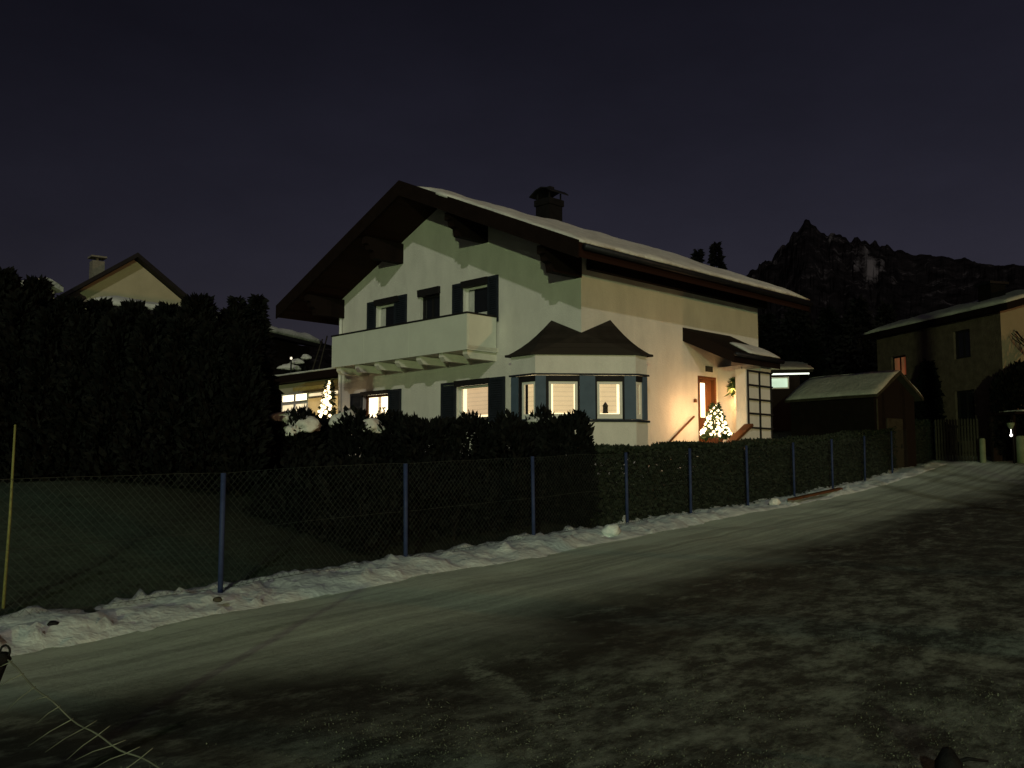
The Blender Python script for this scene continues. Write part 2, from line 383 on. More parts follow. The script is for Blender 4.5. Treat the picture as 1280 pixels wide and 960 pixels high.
def snow_bank():
    A = np.arange(-3, 36.5, 0.09); Cc = np.linspace(7.35, FC + 0.35, 26); v = []; nc = len(Cc)
    for a in A:
        wid = 7.95 + 0.22 * mnoise.noise((a * 0.5, 3, 0)) + 0.12 * mnoise.noise((a * 2.3, 3, 0)) + 0.55 * max(0, min(1, (a - 14) / 10))
        wid = min(wid, 8.15)
        crest = 0.095 + 0.08 * mnoise.noise((a * 0.45, 0, 1)) + 0.06 * mnoise.noise((a * 1.9, 0, 2)) - 0.05 * max(0, min(1, (a - 16) / 8))
        for c in Cc:
            x, y = xy(a, c)
            t = (c - wid) / (FC - 0.45 - wid)
            if t <= 0: h = -0.05 - 0.10 * max(0, min(1, (a - 20) / 4))
            elif t < 1: h = crest * (t * t * (3 - 2 * t)) ** 0.8
            else: h = crest * (1 - 0.7 * min(1, (c - FC + 0.45) / 0.75))
            h += 0.055 * (mnoise.noise((x * 1.7, y * 1.7, 9)) + 0.75 * abs(mnoise.noise((x * 3.6, y * 3.6, 2))) * 1.6 + 0.55 * mnoise.noise((x * 8, y * 8, 2)) + 0.3 * mnoise.noise((x * 17, y * 17, 2))) * max(0, min(1, t * 3))
            h += 0.30 * max(0, mnoise.noise((x * 5.5, y * 5.5, 31)) - 0.42) * max(0, min(1, t * 5 + 0.3))
            if c == Cc[-1]: h = -0.12
            if c == Cc[0]: h = -0.20
            v.append((x, y, gz(x, y) + h))
    f = [(i * nc + j, (i + 1) * nc + j, (i + 1) * nc + j + 1, i * nc + j + 1) for i in range(len(A) - 1) for j in range(nc - 1)]
    mb = MB(); mb.v = v; mb.f = f
    o = mb.build('snow_bank', M['snow_dirty'], smooth=True); tag(o, kind='structure')
snow_bank()

# ------------------------------------------------------------------ mountain ridge behind
def mountain():
    prof = [(-3000, 470), (-800, 440), (0, 430), (340, 432), (600, 428), (800, 400), (880, 372), (930, 346), (945, 336), (962, 322), (975, 312), (988, 300), (998, 284), (1006, 276),
            (1015, 269), (1024, 276), (1032, 280), (1042, 288), (1055, 286), (1070, 292), (1083, 288), (1100, 296), (1118, 303), (1135, 311), (1152, 316),
            (1180, 315), (1220, 319), (1280, 323), (1400, 332), (1700, 350), (2600, 420), (6000, 470)]
    xs = [math.atan((p[0] - 640) / 1200) for p in prof]; es = [(592 - p[1]) / math.hypot(1200, p[0] - 640) for p in prof]
    az = np.concatenate([np.radians(np.arange(-72, 8, 0.8)), np.radians(np.arange(8, 32, 0.09)), np.radians(np.arange(32, 76, 0.8))])
    ts = np.linspace(0, 1.25, 46)
    v = []; sn = []
    patches = [(1095, 335, 8, 14, 1.0), (1101, 345, 4, 7, 0.8), (1078, 328, 5, 6, 0.6), (1090, 310, 4, 9, 0.5), (972, 322, 5, 6, 0.5), (1046, 290, 5, 7, 0.45),
               (1110, 328, 4, 7, 0.6), (985, 310, 6, 5, 0.4), (1058, 395, 9, 4, 0.35), (1125, 350, 5, 8, 0.4)]
    for i, a in enumerate(az):
        e = float(np.interp(a, xs, es)); px = 640 + 1200 * math.tan(a)
        kk = max(0, min(1, (px - 1100) / 420)); Rr = 2600 - 700 * kk * kk * (3 - 2 * kk); r0 = 420
        for t in ts:
            r = r0 + (Rr - r0) * t
            x, y = r * math.sin(a), r * math.cos(a)
            H = e * Rr
            k = min(t, 1.0)
            h = H * (0.35 * k + 0.65 * k ** 1.9) if t <= 1 else H * (1 - (t - 1) * 2.2)
            q = (x / 420, y / 420, 0.3)
            nz = mnoise.fractal(q, 0.9, 2.1, 6)
            ridge = abs(mnoise.noise((x / 160, y / 900, 7)))
            jag = mnoise.fractal((px / 13, t * 14, 4.2), 0.8, 2.2, 5) * 17 * (1 if px < 1130 else 0.35)
            h += (nz * 46 - ridge * 34) * min(1, t * 1.6) * (0.3 if t >= 0.97 else 1) + jag * min(1, t * 1.4)
            v.append((x, y, max(h, -3) if t > 0 else -4))
            py = 592 - 1200 * (v[-1][2] - EYE) / y if y > 1 else 0
            s = 0.0
            for (cx, cy, sx, sy, g) in patches:
                s = max(s, g * math.exp(-((px - cx + 2.0 * mnoise.noise((px / 5, py / 5, 0))) / sx) ** 2 - ((py - cy) / sy) ** 2))
            sn.append(s)
    n = len(ts)
    f = [(i * n + j, (i + 1) * n + j, (i + 1) * n + j + 1, i * n + j + 1) for i in range(len(az) - 1) for j in range(n - 1)]
    mb = MB(); mb.v = v; mb.f = f
    m, nn, l, b = base_mat('mountain_rock')
    at2 = nn.new('ShaderNodeAttribute'); at2.attribute_name = 'snow'
    tc = nn.new('ShaderNodeTexCoord')
    z1 = nn.new('ShaderNodeTexNoise'); z1.inputs['Scale'].default_value = 0.022; z1.inputs['Detail'].default_value = 9; z1.inputs['Roughness'].default_value = 0.72
    l.new(tc.outputs['Object'], z1.inputs['Vector'])
    ad = nn.new('ShaderNodeMath'); ad.operation = 'MULTIPLY_ADD'; ad.inputs[1].default_value = 0.46
    l.new(at2.outputs['Fac'], ad.inputs[0]); l.new(z1.outputs['Fac'], ad.inputs[2])
    mr = nn.new('ShaderNodeMapRange'); mr.inputs['From Min'].default_value = 0.575; mr.inputs['From Max'].default_value = 0.80
    l.new(ad.outputs[0], mr.inputs['Value'])
    c = nn.new('ShaderNodeMix'); c.data_type = 'RGBA'; c.inputs['B'].default_value = (0.18, 0.165, 0.175, 1)
    rp = nn.new('ShaderNodeValToRGB'); rp.color_ramp.elements[0].color = (0.004, 0.0035, 0.004, 1); rp.color_ramp.elements[1].color = (0.030, 0.026, 0.029, 1)
    rp.color_ramp.elements[0].position = 0.35; rp.color_ramp.elements[1].position = 0.7
    l.new(z1.outputs['Fac'], rp.inputs[0]); l.new(rp.outputs[0], c.inputs['A']); l.new(mr.outputs[0], c.inputs['Factor'])
    l.new(c.outputs['Result'], b.inputs['Base Color']); b.inputs['Roughness'].default_value = 0.95; b.inputs['Specular IOR Level'].default_value = 0.0
    o = mb.build('mountain', m, smooth=False)
    a_ = o.data.attributes.new('snow', 'FLOAT', 'POINT'); a_.data.foreach_set('value', np.array(sn, 'f'))
    tag(o, kind='structure')
mountain()

# ------------------------------------------------------------------ street lamps that light the lane, behind the camera
def street_lamp(x, y, h, col, power, label):
    z0 = gz(x, y)
    r = empty('street_lamp', (x, y, z0)); tag(r, label, 'street lamp')
    MB().tube([(0, 0, -0.2), (0, 0, 1.2), (0, 0, h)], [0.09, 0.08, 0.05], 12).build('pole', M['metal_dark'], r, True)
    d = Vector((-x, 25 - y, 0)).normalized()
    tip = d * 0.9 + Vector((0, 0, h + 0.12))
    MB().tube([(0, 0, h - 0.05), tuple(d * 0.35 + Vector((0, 0, h + 0.1))), tuple(tip)], [0.05, 0.04, 0.035], 10).build('arm', M['metal_dark'], r, True)
    hd = MB().lathe([(0.05, 0.2), (0.16, 0.14), (0.2, 0.05), (0.2, 0.02)], tip, 16).build('lamp_head', M['metal_dark'], r, True)
    em = emit('lamp_glow_' + ('white' if col[1] > 0.9 else 'orange'), col, 30.0)
    MB().lathe([(0.16, 0.0), (0.17, -0.1), (0.1, -0.22), (0.03, -0.26)], tip, 16).build('globe', em, hd, True)
    ld = bpy.data.lights.new('lamp_light', 'POINT'); ld.energy = power; ld.color = col; ld.shadow_soft_size = 0.3
    lo = link(bpy.data.objects.new('lamp_light', ld)); lo.parent = r; lo.location = tip + Vector((0, 0, -0.55)) + d * 0.3
street_lamp(-6, -62, 8.0, (0.78, 1.0, 0.48), 44000, 'tall mercury street lamp shining greenish far down the lane behind the camera')
street_lamp(58, -26, 8.0, (1.0, 0.52, 0.21), 21000, 'tall sodium street lamp shining orange across the field beside the lane')

# ------------------------------------------------------------------ the house
PSI = 0.7923
HC = Vector((1.689, 23.134, 0))
W, D = 10.25, 8.1
house = empty('house', HC, -PSI)
tag(house, 'two storey white alpine house with wide dark gable roof, balcony and corner bay window', 'house')
def hw(x, y, z):                    # house point to world
    c, s = math.cos(-PSI), math.sin(-PSI)
    return Vector((HC.x + x * c - y * s, HC.y + x * s + y * c, z))
RU, RZ, SL, TH = -5.28, 9.60, 0.43, 0.34
def rz_top(x): return RZ - SL * abs(x - RU)
ZB = 0.7

def wall_panel(poly, holes, depth, axis):
    """flat wall with real openings and reveals; poly/holes in (s, z); axis 'x' wall lies in y=0 (reveal +y), 'y' wall lies in x=0 (reveal -x)"""
    bm = bmesh.new()
    def P(s, z, d=0.0): return (s, d, z) if axis == 'x' else (-d, s, z)
    bm.faces.new([bm.verts.new(P(s, z)) for s, z in poly])
    no_s = (1, 0, 0) if axis == 'x' else (0, 1, 0)
    for s0, s1, z0, z1 in holes:
        for s in (s0, s1):
            bmesh.ops.bisect_plane(bm, geom=bm.verts[:] + bm.edges[:] + bm.faces[:], plane_co=P(s, 0), plane_no=no_s, dist=1e-5)
        for z in (z0, z1):
            bmesh.ops.bisect_plane(bm, geom=bm.verts[:] + bm.edges[:] + bm.faces[:], plane_co=P(0, z), plane_no=(0, 0, 1), dist=1e-5)
    rm = []
    for f in bm.faces:
        c = f.calc_center_median(); s = c.x if axis == 'x' else c.y
        if any(a < s < b and p < c.z < q for a, b, p, q in holes): rm.append(f)
    bmesh.ops.delete(bm, geom=rm, context='FACES')
    out = MB(); bm.verts.index_update()
    out.add([v.co for v in bm.verts], [tuple(v.index for v in f.verts) for f in bm.faces]); bm.free()
    for s0, s1, z0, z1 in holes:
        q = [(s0, z0), (s1, z0), (s1, z1), (s0, z1)]
        for i in range(4):
            a, b = q[i], q[(i + 1) % 4]
            out.add([P(*a), P(*b), P(*b, depth), P(*a, depth)], [(0, 1, 2, 3)])
    return out

# openings (x from the right corner, z)
UW = [(-8.30, -7.20, 5.60, 6.86), (-6.20, -5.32, 4.86, 6.88), (-4.30, -3.30, 5.60, 6.86)]
GW = [(-8.92, -7.62, 2.95, 4.08), (-4.56, -3.24, 2.95, 4.12)]
DOOR = (4.88, 5.76, 2.25, 4.32)
wl_ = MB()
gab = [(-W, ZB), (0, ZB), (0, rz_top(0) - TH), (RU, RZ - TH), (-W, rz_top(-W) - TH)]
p = wall_panel(gab, UW + GW, 0.16, 'x'); wl_.add(p.v, p.f)
p = wall_panel([(0, ZB), (D, ZB), (D, rz_top(0) - TH), (0, rz_top(0) - TH)], [DOOR], 0.18, 'y'); wl_.add(p.v, p.f)
wl_.add([(-W, 0, ZB), (-W, D, ZB), (-W, D, rz_top(-W) - TH), (-W, 0, rz_top(-W) - TH)], [(0, 1, 2, 3)])
wl_.add([(-W, D, ZB), (0, D, ZB), (0, D, rz_top(0) - TH), (RU, D, RZ - TH), (-W, D, rz_top(-W) - TH)], [(0, 1, 2, 3, 4)])
wall = wl_.build('wall', M['plaster'], house, fixn=False)

# roof
EX0, EX1, YF, YB = 1.25, -11.55, -1.5, 8.95
pr = [(EX0, rz_top(EX0)), (RU, RZ), (EX1, rz_top(EX1)), (EX1, rz_top(EX1) - TH), (RU, RZ - TH), (EX0, rz_top(EX0) - TH)]
roof = MB().prism(pr, 'y', YF, YB).build('roof', M['soffit'], house)
# bargeboards along both rakes, each end
bb = MB()
for y0, y1 in ((YF - 0.05, YF - 0.003), (YB + 0.003, YB + 0.05)):
    for e in (EX0 + 0.02, EX1 - 0.02):
        bb = MB(); q = [(e, rz_top(e) + 0.05), (RU, RZ + 0.05), (RU, RZ - TH - 0.03), (e, rz_top(e) - TH - 0.03)]
        bb.prism(q, 'y', y0, y1).build('bargeboard', M['dark_wood'], roof)
gt = MB()
gt.tube([(EX0 + 0.09, YF + 0.1, rz_top(EX0) - 0.10), (EX0 + 0.09, YB - 0.05, rz_top(EX0) - 0.12)], 0.075, 10)
gt.build('gutter', M['metal_dark'], roof, True)
def snow_layer(x0, x1, y0, y1, zf, th, name, parent, step=0.22, edge=0.12, seed=0):
    """lumpy sheet of snow lying on a sloped plane z = zf(x, y)"""
    nx = max(2, int(abs(x1 - x0) / step) + 1); ny = max(2, int(abs(y1 - y0) / step) + 1)
    top = []; bot = []
    for i in range(nx):
        for j in range(ny):
            fx, fy = i / (nx - 1), j / (ny - 1)
            x = x0 + (x1 - x0) * fx; y = y0 + (y1 - y0) * fy
            wob = edge * mnoise.noise((x * 1.3 + seed, y * 1.3, 5))
            bx, by = x, y
            if i in (0, nx - 1): bx += wob
            if j in (0, ny - 1): by += wob
            e = min(fx, 1 - fx) * (nx - 1) / 1.5; e2 = min(fy, 1 - fy) * (ny - 1) / 1.5
            k = (min(1, e) * 0.45 + 0.55) * (min(1, e2) * 0.45 + 0.55)
            h = th * k * (1 + 0.5 * mnoise.noise((x * 0.9, y * 0.9, seed)) + 0.15 * mnoise.noise((x * 3, y * 3, seed)))
            top.append((bx, by, zf(bx, by) + h)); bot.append((bx, by, zf(bx, by) + 0.004))
    mb = MB(); N = nx * ny; mb.v = top + bot
    for i in range(nx - 1):
        for j in range(ny - 1):
            a, b, c, d = i * ny + j, (i + 1) * ny + j, (i + 1) * ny + j + 1, i * ny + j + 1
            mb.f += [(a, b, c, d), (a + N, d + N, c + N, b + N)]
    for i in range(nx - 1):
        for j in (0, ny - 1):
            a, b = i * ny + j, (i + 1) * ny + j; mb.f.append((a, b, b + N, a + N))
    for j in range(ny - 1):
        for i in (0, nx - 1):
            a, b = i * ny + j, i * ny + j + 1; mb.f.append((a, b, b + N, a + N))
    return mb.build(name, M['snow'], parent, True)
snow_layer(EX0 - 0.03, RU + 0.55, YF + 0.02, YB - 0.05, lambda x, y: rz_top(x), 0.135, 'snow_layer', roof, edge=0.2, seed=1)
snow_layer(RU - 0.7, EX1 + 0.05, YF + 0.55, YB - 0.05, lambda x, y: rz_top(x), 0.13, 'snow_layer', roof, seed=3)

# purlins with stepped ends
for xp in (-0.08, -3.44, -7.12, -10.12):
    zt = rz_top(xp) - TH + 0.03 - (0.08 if xp in (-0.08, -10.12) else 0.07)
    q = [(0.0, zt), (-1.36, zt), (-1.36, zt - 0.2), (-1.26, zt - 0.22), (-1.22, zt - 0.36), (-1.08, zt - 0.4), (-1.04, zt - 0.60), (0.0, zt - 0.60)]
    wdt = 0.22
    MB().prism(q, 'x', xp - wdt / 2, xp + wdt / 2).build('purlin', M['dark_wood'], house)
# eave plate under the side soffit
MB().box(0.003, 0.16, 0.2, D + 0.3, 6.60, 6.92).build('eave_plate', M['dark_wood'], house)

# chimney
cx, cy = RU, 4.5
ch = MB().box(cx - 0.30, cx + 0.30, cy - 0.30, cy + 0.30, 8.9, 10.22).box(cx - 0.34, cx + 0.34, cy - 0.34, cy + 0.34, 10.10, 10.30).build('chimney', M['brick_dark'], house)
cap = MB()
for dx in (-0.26, 0.26):
    for dy in (-0.26, 0.26): cap.box(cx + dx - 0.02, cx + dx + 0.02, cy + dy - 0.02, cy + dy + 0.02, 10.3, 10.52)
pts = [(-0.46, 10.44), (-0.2, 10.60), (0.05, 10.66), (0.3, 10.60), (0.44, 10.50)]
cap.prism([(cx + a, b) for a, b in pts] + [(cx + a, b - 0.04) for a, b in reversed(pts)], 'y', cy - 0.44, cy + 0.44)
cap.box(cx + 0.0, cx + 0.14, cy - 0.1, cy + 0.1, 10.66, 10.74)
cap.build('chimney_cap', M['metal_dark'], ch)

MB().tube([(-W + 0.14, -0.07, 6.6), (-W + 0.14, -0.07, 5.8), (-W + 0.14, -0.07, 0.9)], 0.05, 10).build('downpipe', M['white_trim'], house, True)
# windows on the gable wall (y=0, looking to -y)
def shutter(x0, x1, z0, z1, m='shutter_dark', slats=True, parent=house):
    mb = MB(); t = 0.045; f = 0.07
    mb.box(x0, x0 + f, -0.055, -0.01, z0, z1); mb.box(x1 - f, x1, -0.055, -0.01, z0, z1)
    mb.box(x0 + f, x1 - f, -0.055, -0.01, z0, z0 + f); mb.box(x0 + f, x1 - f, -0.055, -0.01, z1 - f, z1)
    k = z0 + f
    while k < z1 - f - 0.01:
        mb.add([(x0 + f, -0.02, k + 0.05), (x1 - f, -0.02, k + 0.05), (x1 - f, -0.048, k), (x0 + f, -0.048, k)], [(0, 1, 2, 3)])
        mb.add([(x0 + f, -0.015, k), (x1 - f, -0.015, k), (x1 - f, -0.015, k + 0.06), (x0 + f, -0.015, k + 0.06)], [(0, 1, 2, 3)]); k += 0.06
    return mb.build('shutter', M[m], parent, fixn=False)
def window(x0, x1, z0, z1, kind, frame_m='white_trim', box_top=0.14, split=None):
    y = 0.10; fw = 0.075
    mb = MB()
    mb.box(x0, x0 + fw, y, y + 0.06, z0, z1 - box_top); mb.box(x1 - fw, x1, y, y + 0.06, z0, z1 - box_top)
    mb.box(x0 + fw, x1 - fw, y, y + 0.06, z0, z0 + fw); mb.box(x0 + fw, x1 - fw, y, y + 0.06, z1 - box_top - fw, z1 - box_top)
    if split: mb.box(split - 0.035, split + 0.035, y + 0.002, y + 0.058, z0 + fw, z1 - box_top - fw)
    fr = mb.build('window', M[frame_m], house)
    g = MB().box(x0 + fw, x1 - fw, y + 0.025, y + 0.035, z0 + fw, z1 - box_top - fw)
    g.build('pane', M['glass_dark'] if kind == 'dark' else M['glass'], fr)
    if box_top > 0.05:
        MB().prism([(-0.085, z1 - box_top - 0.02), (-0.10, z1 + 0.02), (0.09, z1 + 0.035), (0.09, z1 - box_top)], 'x', x0 - 0.04, x1 + 0.02).build('blind_box', M['frame_dark'], fr)
    MB().box(x0 - 0.05, x1 + 0.05, -0.06, y, z0 - 0.04, z0 + 0.003).build('sill', M['white_trim'], fr)
    return fr
for i, (x0, x1, z0, z1) in enumerate(UW):
    if i == 1:
        fr = window(x0, x1, z0, z1, 'dark', 'frame_dark', 0.16, (x0 + x1) / 2)
        continue
    fr = window(x0, x1, z0, z1, 'dark')
    shutter(x0 - 0.44, x0 - 0.02, z0, z1); shutter(x1 - (0.18 if i == 0 else 0.0), x1 + 0.40, z0 + 0.02, z1 + 0.02)
    MB().box(x0 + 0.09, x0 + 0.30, 0.118, 0.123, z0 + 0.08, z1 - 0.24).build('curtain', M['curtain'], fr)
    if i == 2: MB().box(x0 + 0.31, x1 - 0.08, 0.118, 0.123, z0 + 0.08, z0 + 0.38).build('cafe_curtain', M['curtain'], fr)
# ground floor left: bright open room
x0, x1, z0, z1 = GW[0]
fr = window(x0, x1, z0, z1, 'lit', 'brown_wood', 0.08)
MB().box(x0 - 1.7, x1 - 0.02, 1.1, 1.12, z0 - 0.3, z1 + 0.25).build('lit_room_wall', M['room_bright'], fr)
MB().box(x0 + 0.30, x0 + 0.42, 0.34, 0.37, z0 + 0.1, z1 - 0.10).build('curtain', M['blind_pink'], fr)
shutter(x0 - 0.64, x0 - 0.02, z0, z1); shutter(x1 + 0.0, x1 + 0.60, z0, z1 + 0.01)
# ground floor middle: drawn blind
x0, x1, z0, z1 = GW[1]
fr = window(x0, x1, z0, z1, 'lit', 'white_trim', 0.12)
MB().box(x0 + 0.16, x1 - 0.12, 0.22, 0.23, z0 + 0.24, z1 - 0.14).build('blind', M['blind_pink'], fr)
MB().box(x0 - 0.6, x1 - 0.02, 0.40, 0.42, z0 + 0.2, z1 + 0.1).build('lit_room_wall', M['room_lit'], fr)
shutter(x0 - 0.64, x0 - 0.02, z0, z1); shutter(x1 - 0.02, x1 + 0.60, z0, z1 + 0.02)

# balcony
BX0, BX1, BY, BZ0, BZ1 = -9.06, -2.93, -1.10, 4.84, 5.72
bal = MB()
bal.box(BX0, BX1, BY + 0.04, -0.003, BZ0 - 0.04, BZ0 + 0.06)
bslab = bal.build('balcony', M['beam_white'], house)
seams = [BX0, -7.42, -5.32, BX1]
for a, b in zip(seams[:-1], seams[1:]):
    MB().box(a + 0.012, b - 0.012, BY, BY + 0.03, BZ0 - 0.06, BZ1).build('balcony_panel', M['balcony_panel'], bslab, bevel=0.004)
MB().box(BX1 - 0.03, BX1, BY + 0.034, -0.06, BZ0 - 0.06, BZ1).build('balcony_panel', M['balcony_panel'], bslab, bevel=0.004)
MB().box(BX0, BX0 + 0.03, BY + 0.034, -0.06, BZ0 - 0.06, BZ1).build('balcony_panel', M['balcony_panel'], bslab, bevel=0.004)
rl = MB().box(BX0 - 0.02, BX1 + 0.02, BY - 0.02, BY + 0.05, BZ1 + 0.003, BZ1 + 0.045).box(BX1 - 0.05, BX1 + 0.02, BY + 0.052, -0.003, BZ1 + 0.003, BZ1 + 0.045).box(BX0 - 0.02, BX0 + 0.05, BY + 0.052, -0.003, BZ1 + 0.003, BZ1 + 0.045)
rl.build('handrail', M['frame_dark'], bslab)
for k in range(7):
    xb = BX0 + 0.25 + k * (BX1 - BX0 - 0.42) / 6
    q = [(0, BZ0 - 0.045), (-1.02, BZ0 - 0.045), (-1.02, BZ0 - 0.16), (-0.92, BZ0 - 0.27), (0, BZ0 - 0.27)]
    MB().prism(q, 'x', xb - 0.09, xb + 0.09).build('balcony_beam', M['beam_white'], bslab)

# ---------------- corner bay window
def bpoly(o): # outline offset outwards by o
    return [(-1.42 - o, 0.0), (-1.42 - o, -1.0 - o), (-0.60 - o * 0.4, -1.0 - o), (1.0 + o, 0.83 + o * 0.4), (1.0 + o, 1.27 + o), (0.0, 1.27 + o)]
bay = MB()
ZS0, ZS1, ZT = 2.86, 3.98, 4.46
core = bpoly(0)
bay.prism([(0.0, 0.0)] + [core[5]] + list(reversed(core[:5])), 'z', ZB, ZS0)
bay.prism([(0.0, 0.0)] + [core[5]] + list(reversed(core[:5])), 'z', ZS1, ZT)
bayo = bay.build('bay', M['plaster'], house)
ring = bpoly(0.035)
st = MB()
for a, b in zip(ring[:-1], ring[1:]): st.bar((a[0], a[1], ZS0 + 0.0), (b[0], b[1], ZS0 + 0.0), 0.035, 0.05)
for a, b in zip(ring[:-1], ring[1:]): st.bar((a[0], a[1], ZS1 + 0.0), (b[0], b[1], ZS1 + 0.0), 0.03, 0.04)
st.build('string_course', M['shutter_dark'], bayo)
def facet(p, q, spans, light):
    """fill a bay facet between points p and q with (kind, t0, t1)"""
    P = Vector((p[0], p[1], 0)); Q = Vector((q[0], q[1], 0)); d = (Q - P); L = d.length; d.normalize()
    nrm = Vector((d.y, -d.x, 0))      # outward
    def q3(t, o, z): v = P + d * (t * L) + nrm * o; return (v.x, v.y, z)
    def slab(mb, t0, t1, o0, o1, z0, z1):
        vs_ = [q3(t0, o0, z0), q3(t1, o0, z0), q3(t1, o1, z0), q3(t0, o1, z0), q3(t0, o0, z1), q3(t1, o0, z1), q3(t1, o1, z1), q3(t0, o1, z1)]
        mb.add(vs_, [(0, 3, 2, 1), (4, 5, 6, 7), (0, 1, 5, 4), (1, 2, 6, 5), (2, 3, 7, 6), (3, 0, 4, 7)]); return mb
    za, zb = ZS0 + 0.036, ZS1 - 0.031
    for kind, t0, t1 in spans:
        if kind == 'shutter':
            mb = slab(MB(), t0, t1, -0.04, 0.012, za, zb)
            mb.build('shutter', M['shutter_blue'], bayo, bevel=0.006)
        elif kind == 'gap':
            slab(MB(), t0, t1, -0.10, -0.05, za, zb).build('jamb', M['frame_dark'], bayo)
        else:
            ft = 0.06 / L; mb = MB()
            slab(mb, t0, t0 + ft, -0.09, -0.03, za + 0.02, zb - 0.14); slab(mb, t1 - ft, t1, -0.09, -0.03, za + 0.02, zb - 0.14)
            slab(mb, t0 + ft, t1 - ft, -0.09, -0.03, za + 0.02, za + 0.13); slab(mb, t0 + ft, t1 - ft, -0.09, -0.03, zb - 0.20, zb - 0.14)
            fr_ = mb.build('window', M['white_trim'], bayo)
            slab(MB(), t0, t1, -0.10, 0.0, zb - 0.138, zb).build('blind_box', M['frame_dark'], fr_)
            slab(MB(), t0, t1, -0.10, -0.02, za, za + 0.018).build('sill', M['shutter_blue'], fr_)
            slab(MB(), t0 + ft, t1 - ft, -0.066, -0.056, za + 0.13, zb - 0.20).build('pane', M['glass'], fr_)
            e0 = ft + 0.05 / L if kind != 'litR' else ft + 0.02 / L
            e1 = ft + 0.02 / L if kind != 'litR' else ft + 0.06 / L
            slab(MB(), t0 + e0, t1 - e1, -0.14, -0.13, za + 0.16, zb - 0.16).build('blind', M['blind_lit'], fr_)
            slab(MB(), t0 + ft * 0.5, t1 - ft * 0.5, -0.24, -0.23, za + 0.02, zb - 0.02).build('lit_room_wall', M['room_lit'], fr_)
facet(core[1], core[2], [('shutter', 0.0, 0.27), ('gap', 0.27, 0.42), ('lit', 0.42, 0.97)], 0)
facet(core[2], core[3], [('shutter', 0.0, 0.105), ('gap', 0.105, 0.135), ('lit', 0.135, 0.42), ('gap', 0.42, 0.44), ('shutter', 0.44, 0.595), ('gap', 0.595, 0.615), ('litR', 0.615, 0.865), ('gap', 0.865, 0.885), ('shutter', 0.885, 1.0)], 0)
facet(core[3], core[4], [('gap', 0.0, 0.1), ('lit', 0.1, 0.6), ('shutter', 0.6, 1.0)], 0)
# inside lining so the bay is closed behind the openings
MB().prism([(0.0, 0.0), (0.0, 1.2), (0.55, 1.2), (0.55, 1.0), (-0.85, -0.55), (-1.35, -0.55), (-1.35, 0.0)], 'z', ZS0 - 0.01, ZS1 + 0.01).build('inner_lining', M['frame_dark'], bayo)
# figurine on the sill of the right front bay window
d = Vector((1.6, 1.83, 0)).normalized(); pos = Vector((core[2][0], core[2][1], 0)) + d * (2.431 * 0.70) + Vector((d.y, -d.x, 0)) * -0.105
lantern = MB().lathe([(0.07, 0), (0.07, 0.02), (0.06, 0.03), (0.06, 0.16), (0.075, 0.17), (0.03, 0.24), (0.01, 0.27)], hw(pos.x, pos.y, 3.05), 12).build('window_lantern', M['gray_wood'], None, True)
tag(lantern, 'small dark lantern standing on the sill of the right front bay window', 'lantern')
# twin-peaked roof of the bay
e = bpoly(0.10)
E = [Vector((x, y, ZT + 0.01)) for x, y in e]
P1, P2, V0 = Vector((-0.98, -0.02, 5.43)), Vector((0.02, 1.08, 5.45)), Vector((0.0, 0.0, 5.02))
br = MB()
def curved(tri, sag=0.10, n=6):
    a, b, c = tri                      # a = peak, b, c = eave corners
    rows = []
    for i in range(n + 1):
        t = i / n; row = []
        for j in range(i + 1):
            s = j / i if i else 0
            p_ = a.lerp(b.lerp(c, s), t); row.append((p_.x, p_.y, p_.z - sag * math.sin(math.pi * t)))
        rows.append(row)
    vs_ = [q for r in rows for q in r]; idx = lambda i, j: i * (i + 1) // 2 + j; fs_ = []
    for i in range(n):
        for j in range(i + 1):
            fs_.append((idx(i, j), idx(i + 1, j), idx(i + 1, j + 1)))
            if j < i: fs_.append((idx(i, j), idx(i + 1, j + 1), idx(i, j + 1)))
    br.add(vs_, fs_)
curved((P1, E[0], E[1])); curved((P1, E[1], E[2]))
curved((P2, E[3], E[4])); curved((P2, E[4], E[5]))
br.add([P1, E[2], V0], [(0, 1, 2)]); br.add([V0, E[2], E[3]], [(0, 1, 2)]); br.add([V0, E[3], P2], [(0, 1, 2)])
br.add([v - Vector((0, 0, 0.0)) for v in E] + [Vector((0, 0, ZT + 0.01))], [(6, 5, 4, 3, 2, 1, 0)])
br.build('bay_roof', M['shingle'], bayo, fixn=False)
fa = MB()
for a, b in zip(e[:-1], e[1:]): fa.bar((a[0], a[1], ZT + 0.012), (b[0], b[1], ZT + 0.012), 0.05, 0.05)
fa.build('bay_fascia', M['shingle'], bayo)

# ---------------- porch on the side wall (x = 0, outwards +x)
porch = MB()
PX = 1.40
porch.box(0.003, PX, 5.86, 6.38, 1.2, 4.62)               # rear block
porch.box(PX - 0.32, PX, 5.08, 5.858, 2.35, 4.42)          # wing wall
porch.box(0.003, PX, 4.30, 5.858, 1.0, 2.24)               # landing
for k in range(4): porch.box(0.003, PX - 0.02, 4.30 - 0.30 * (k + 1), 4.30 - 0.30 * k - 0.001, 0.8, 2.24 - 0.17 * (k + 1))
porch.prism([(5.08, 2.241), (5.08, 2.86), (3.95, 2.24), (3.3, 1.88), (3.3, 1.0), (5.08, 1.0)], 'x', PX + 0.002, PX + 0.12)
porch_o = porch.build('porch', M['plaster'], house)
MB().bar((PX + 0.06, 5.10, 2.90), (PX + 0.06, 3.6, 2.09), 0.26, 0.07).build('stair_coping', M['brown_wood'], porch_o)
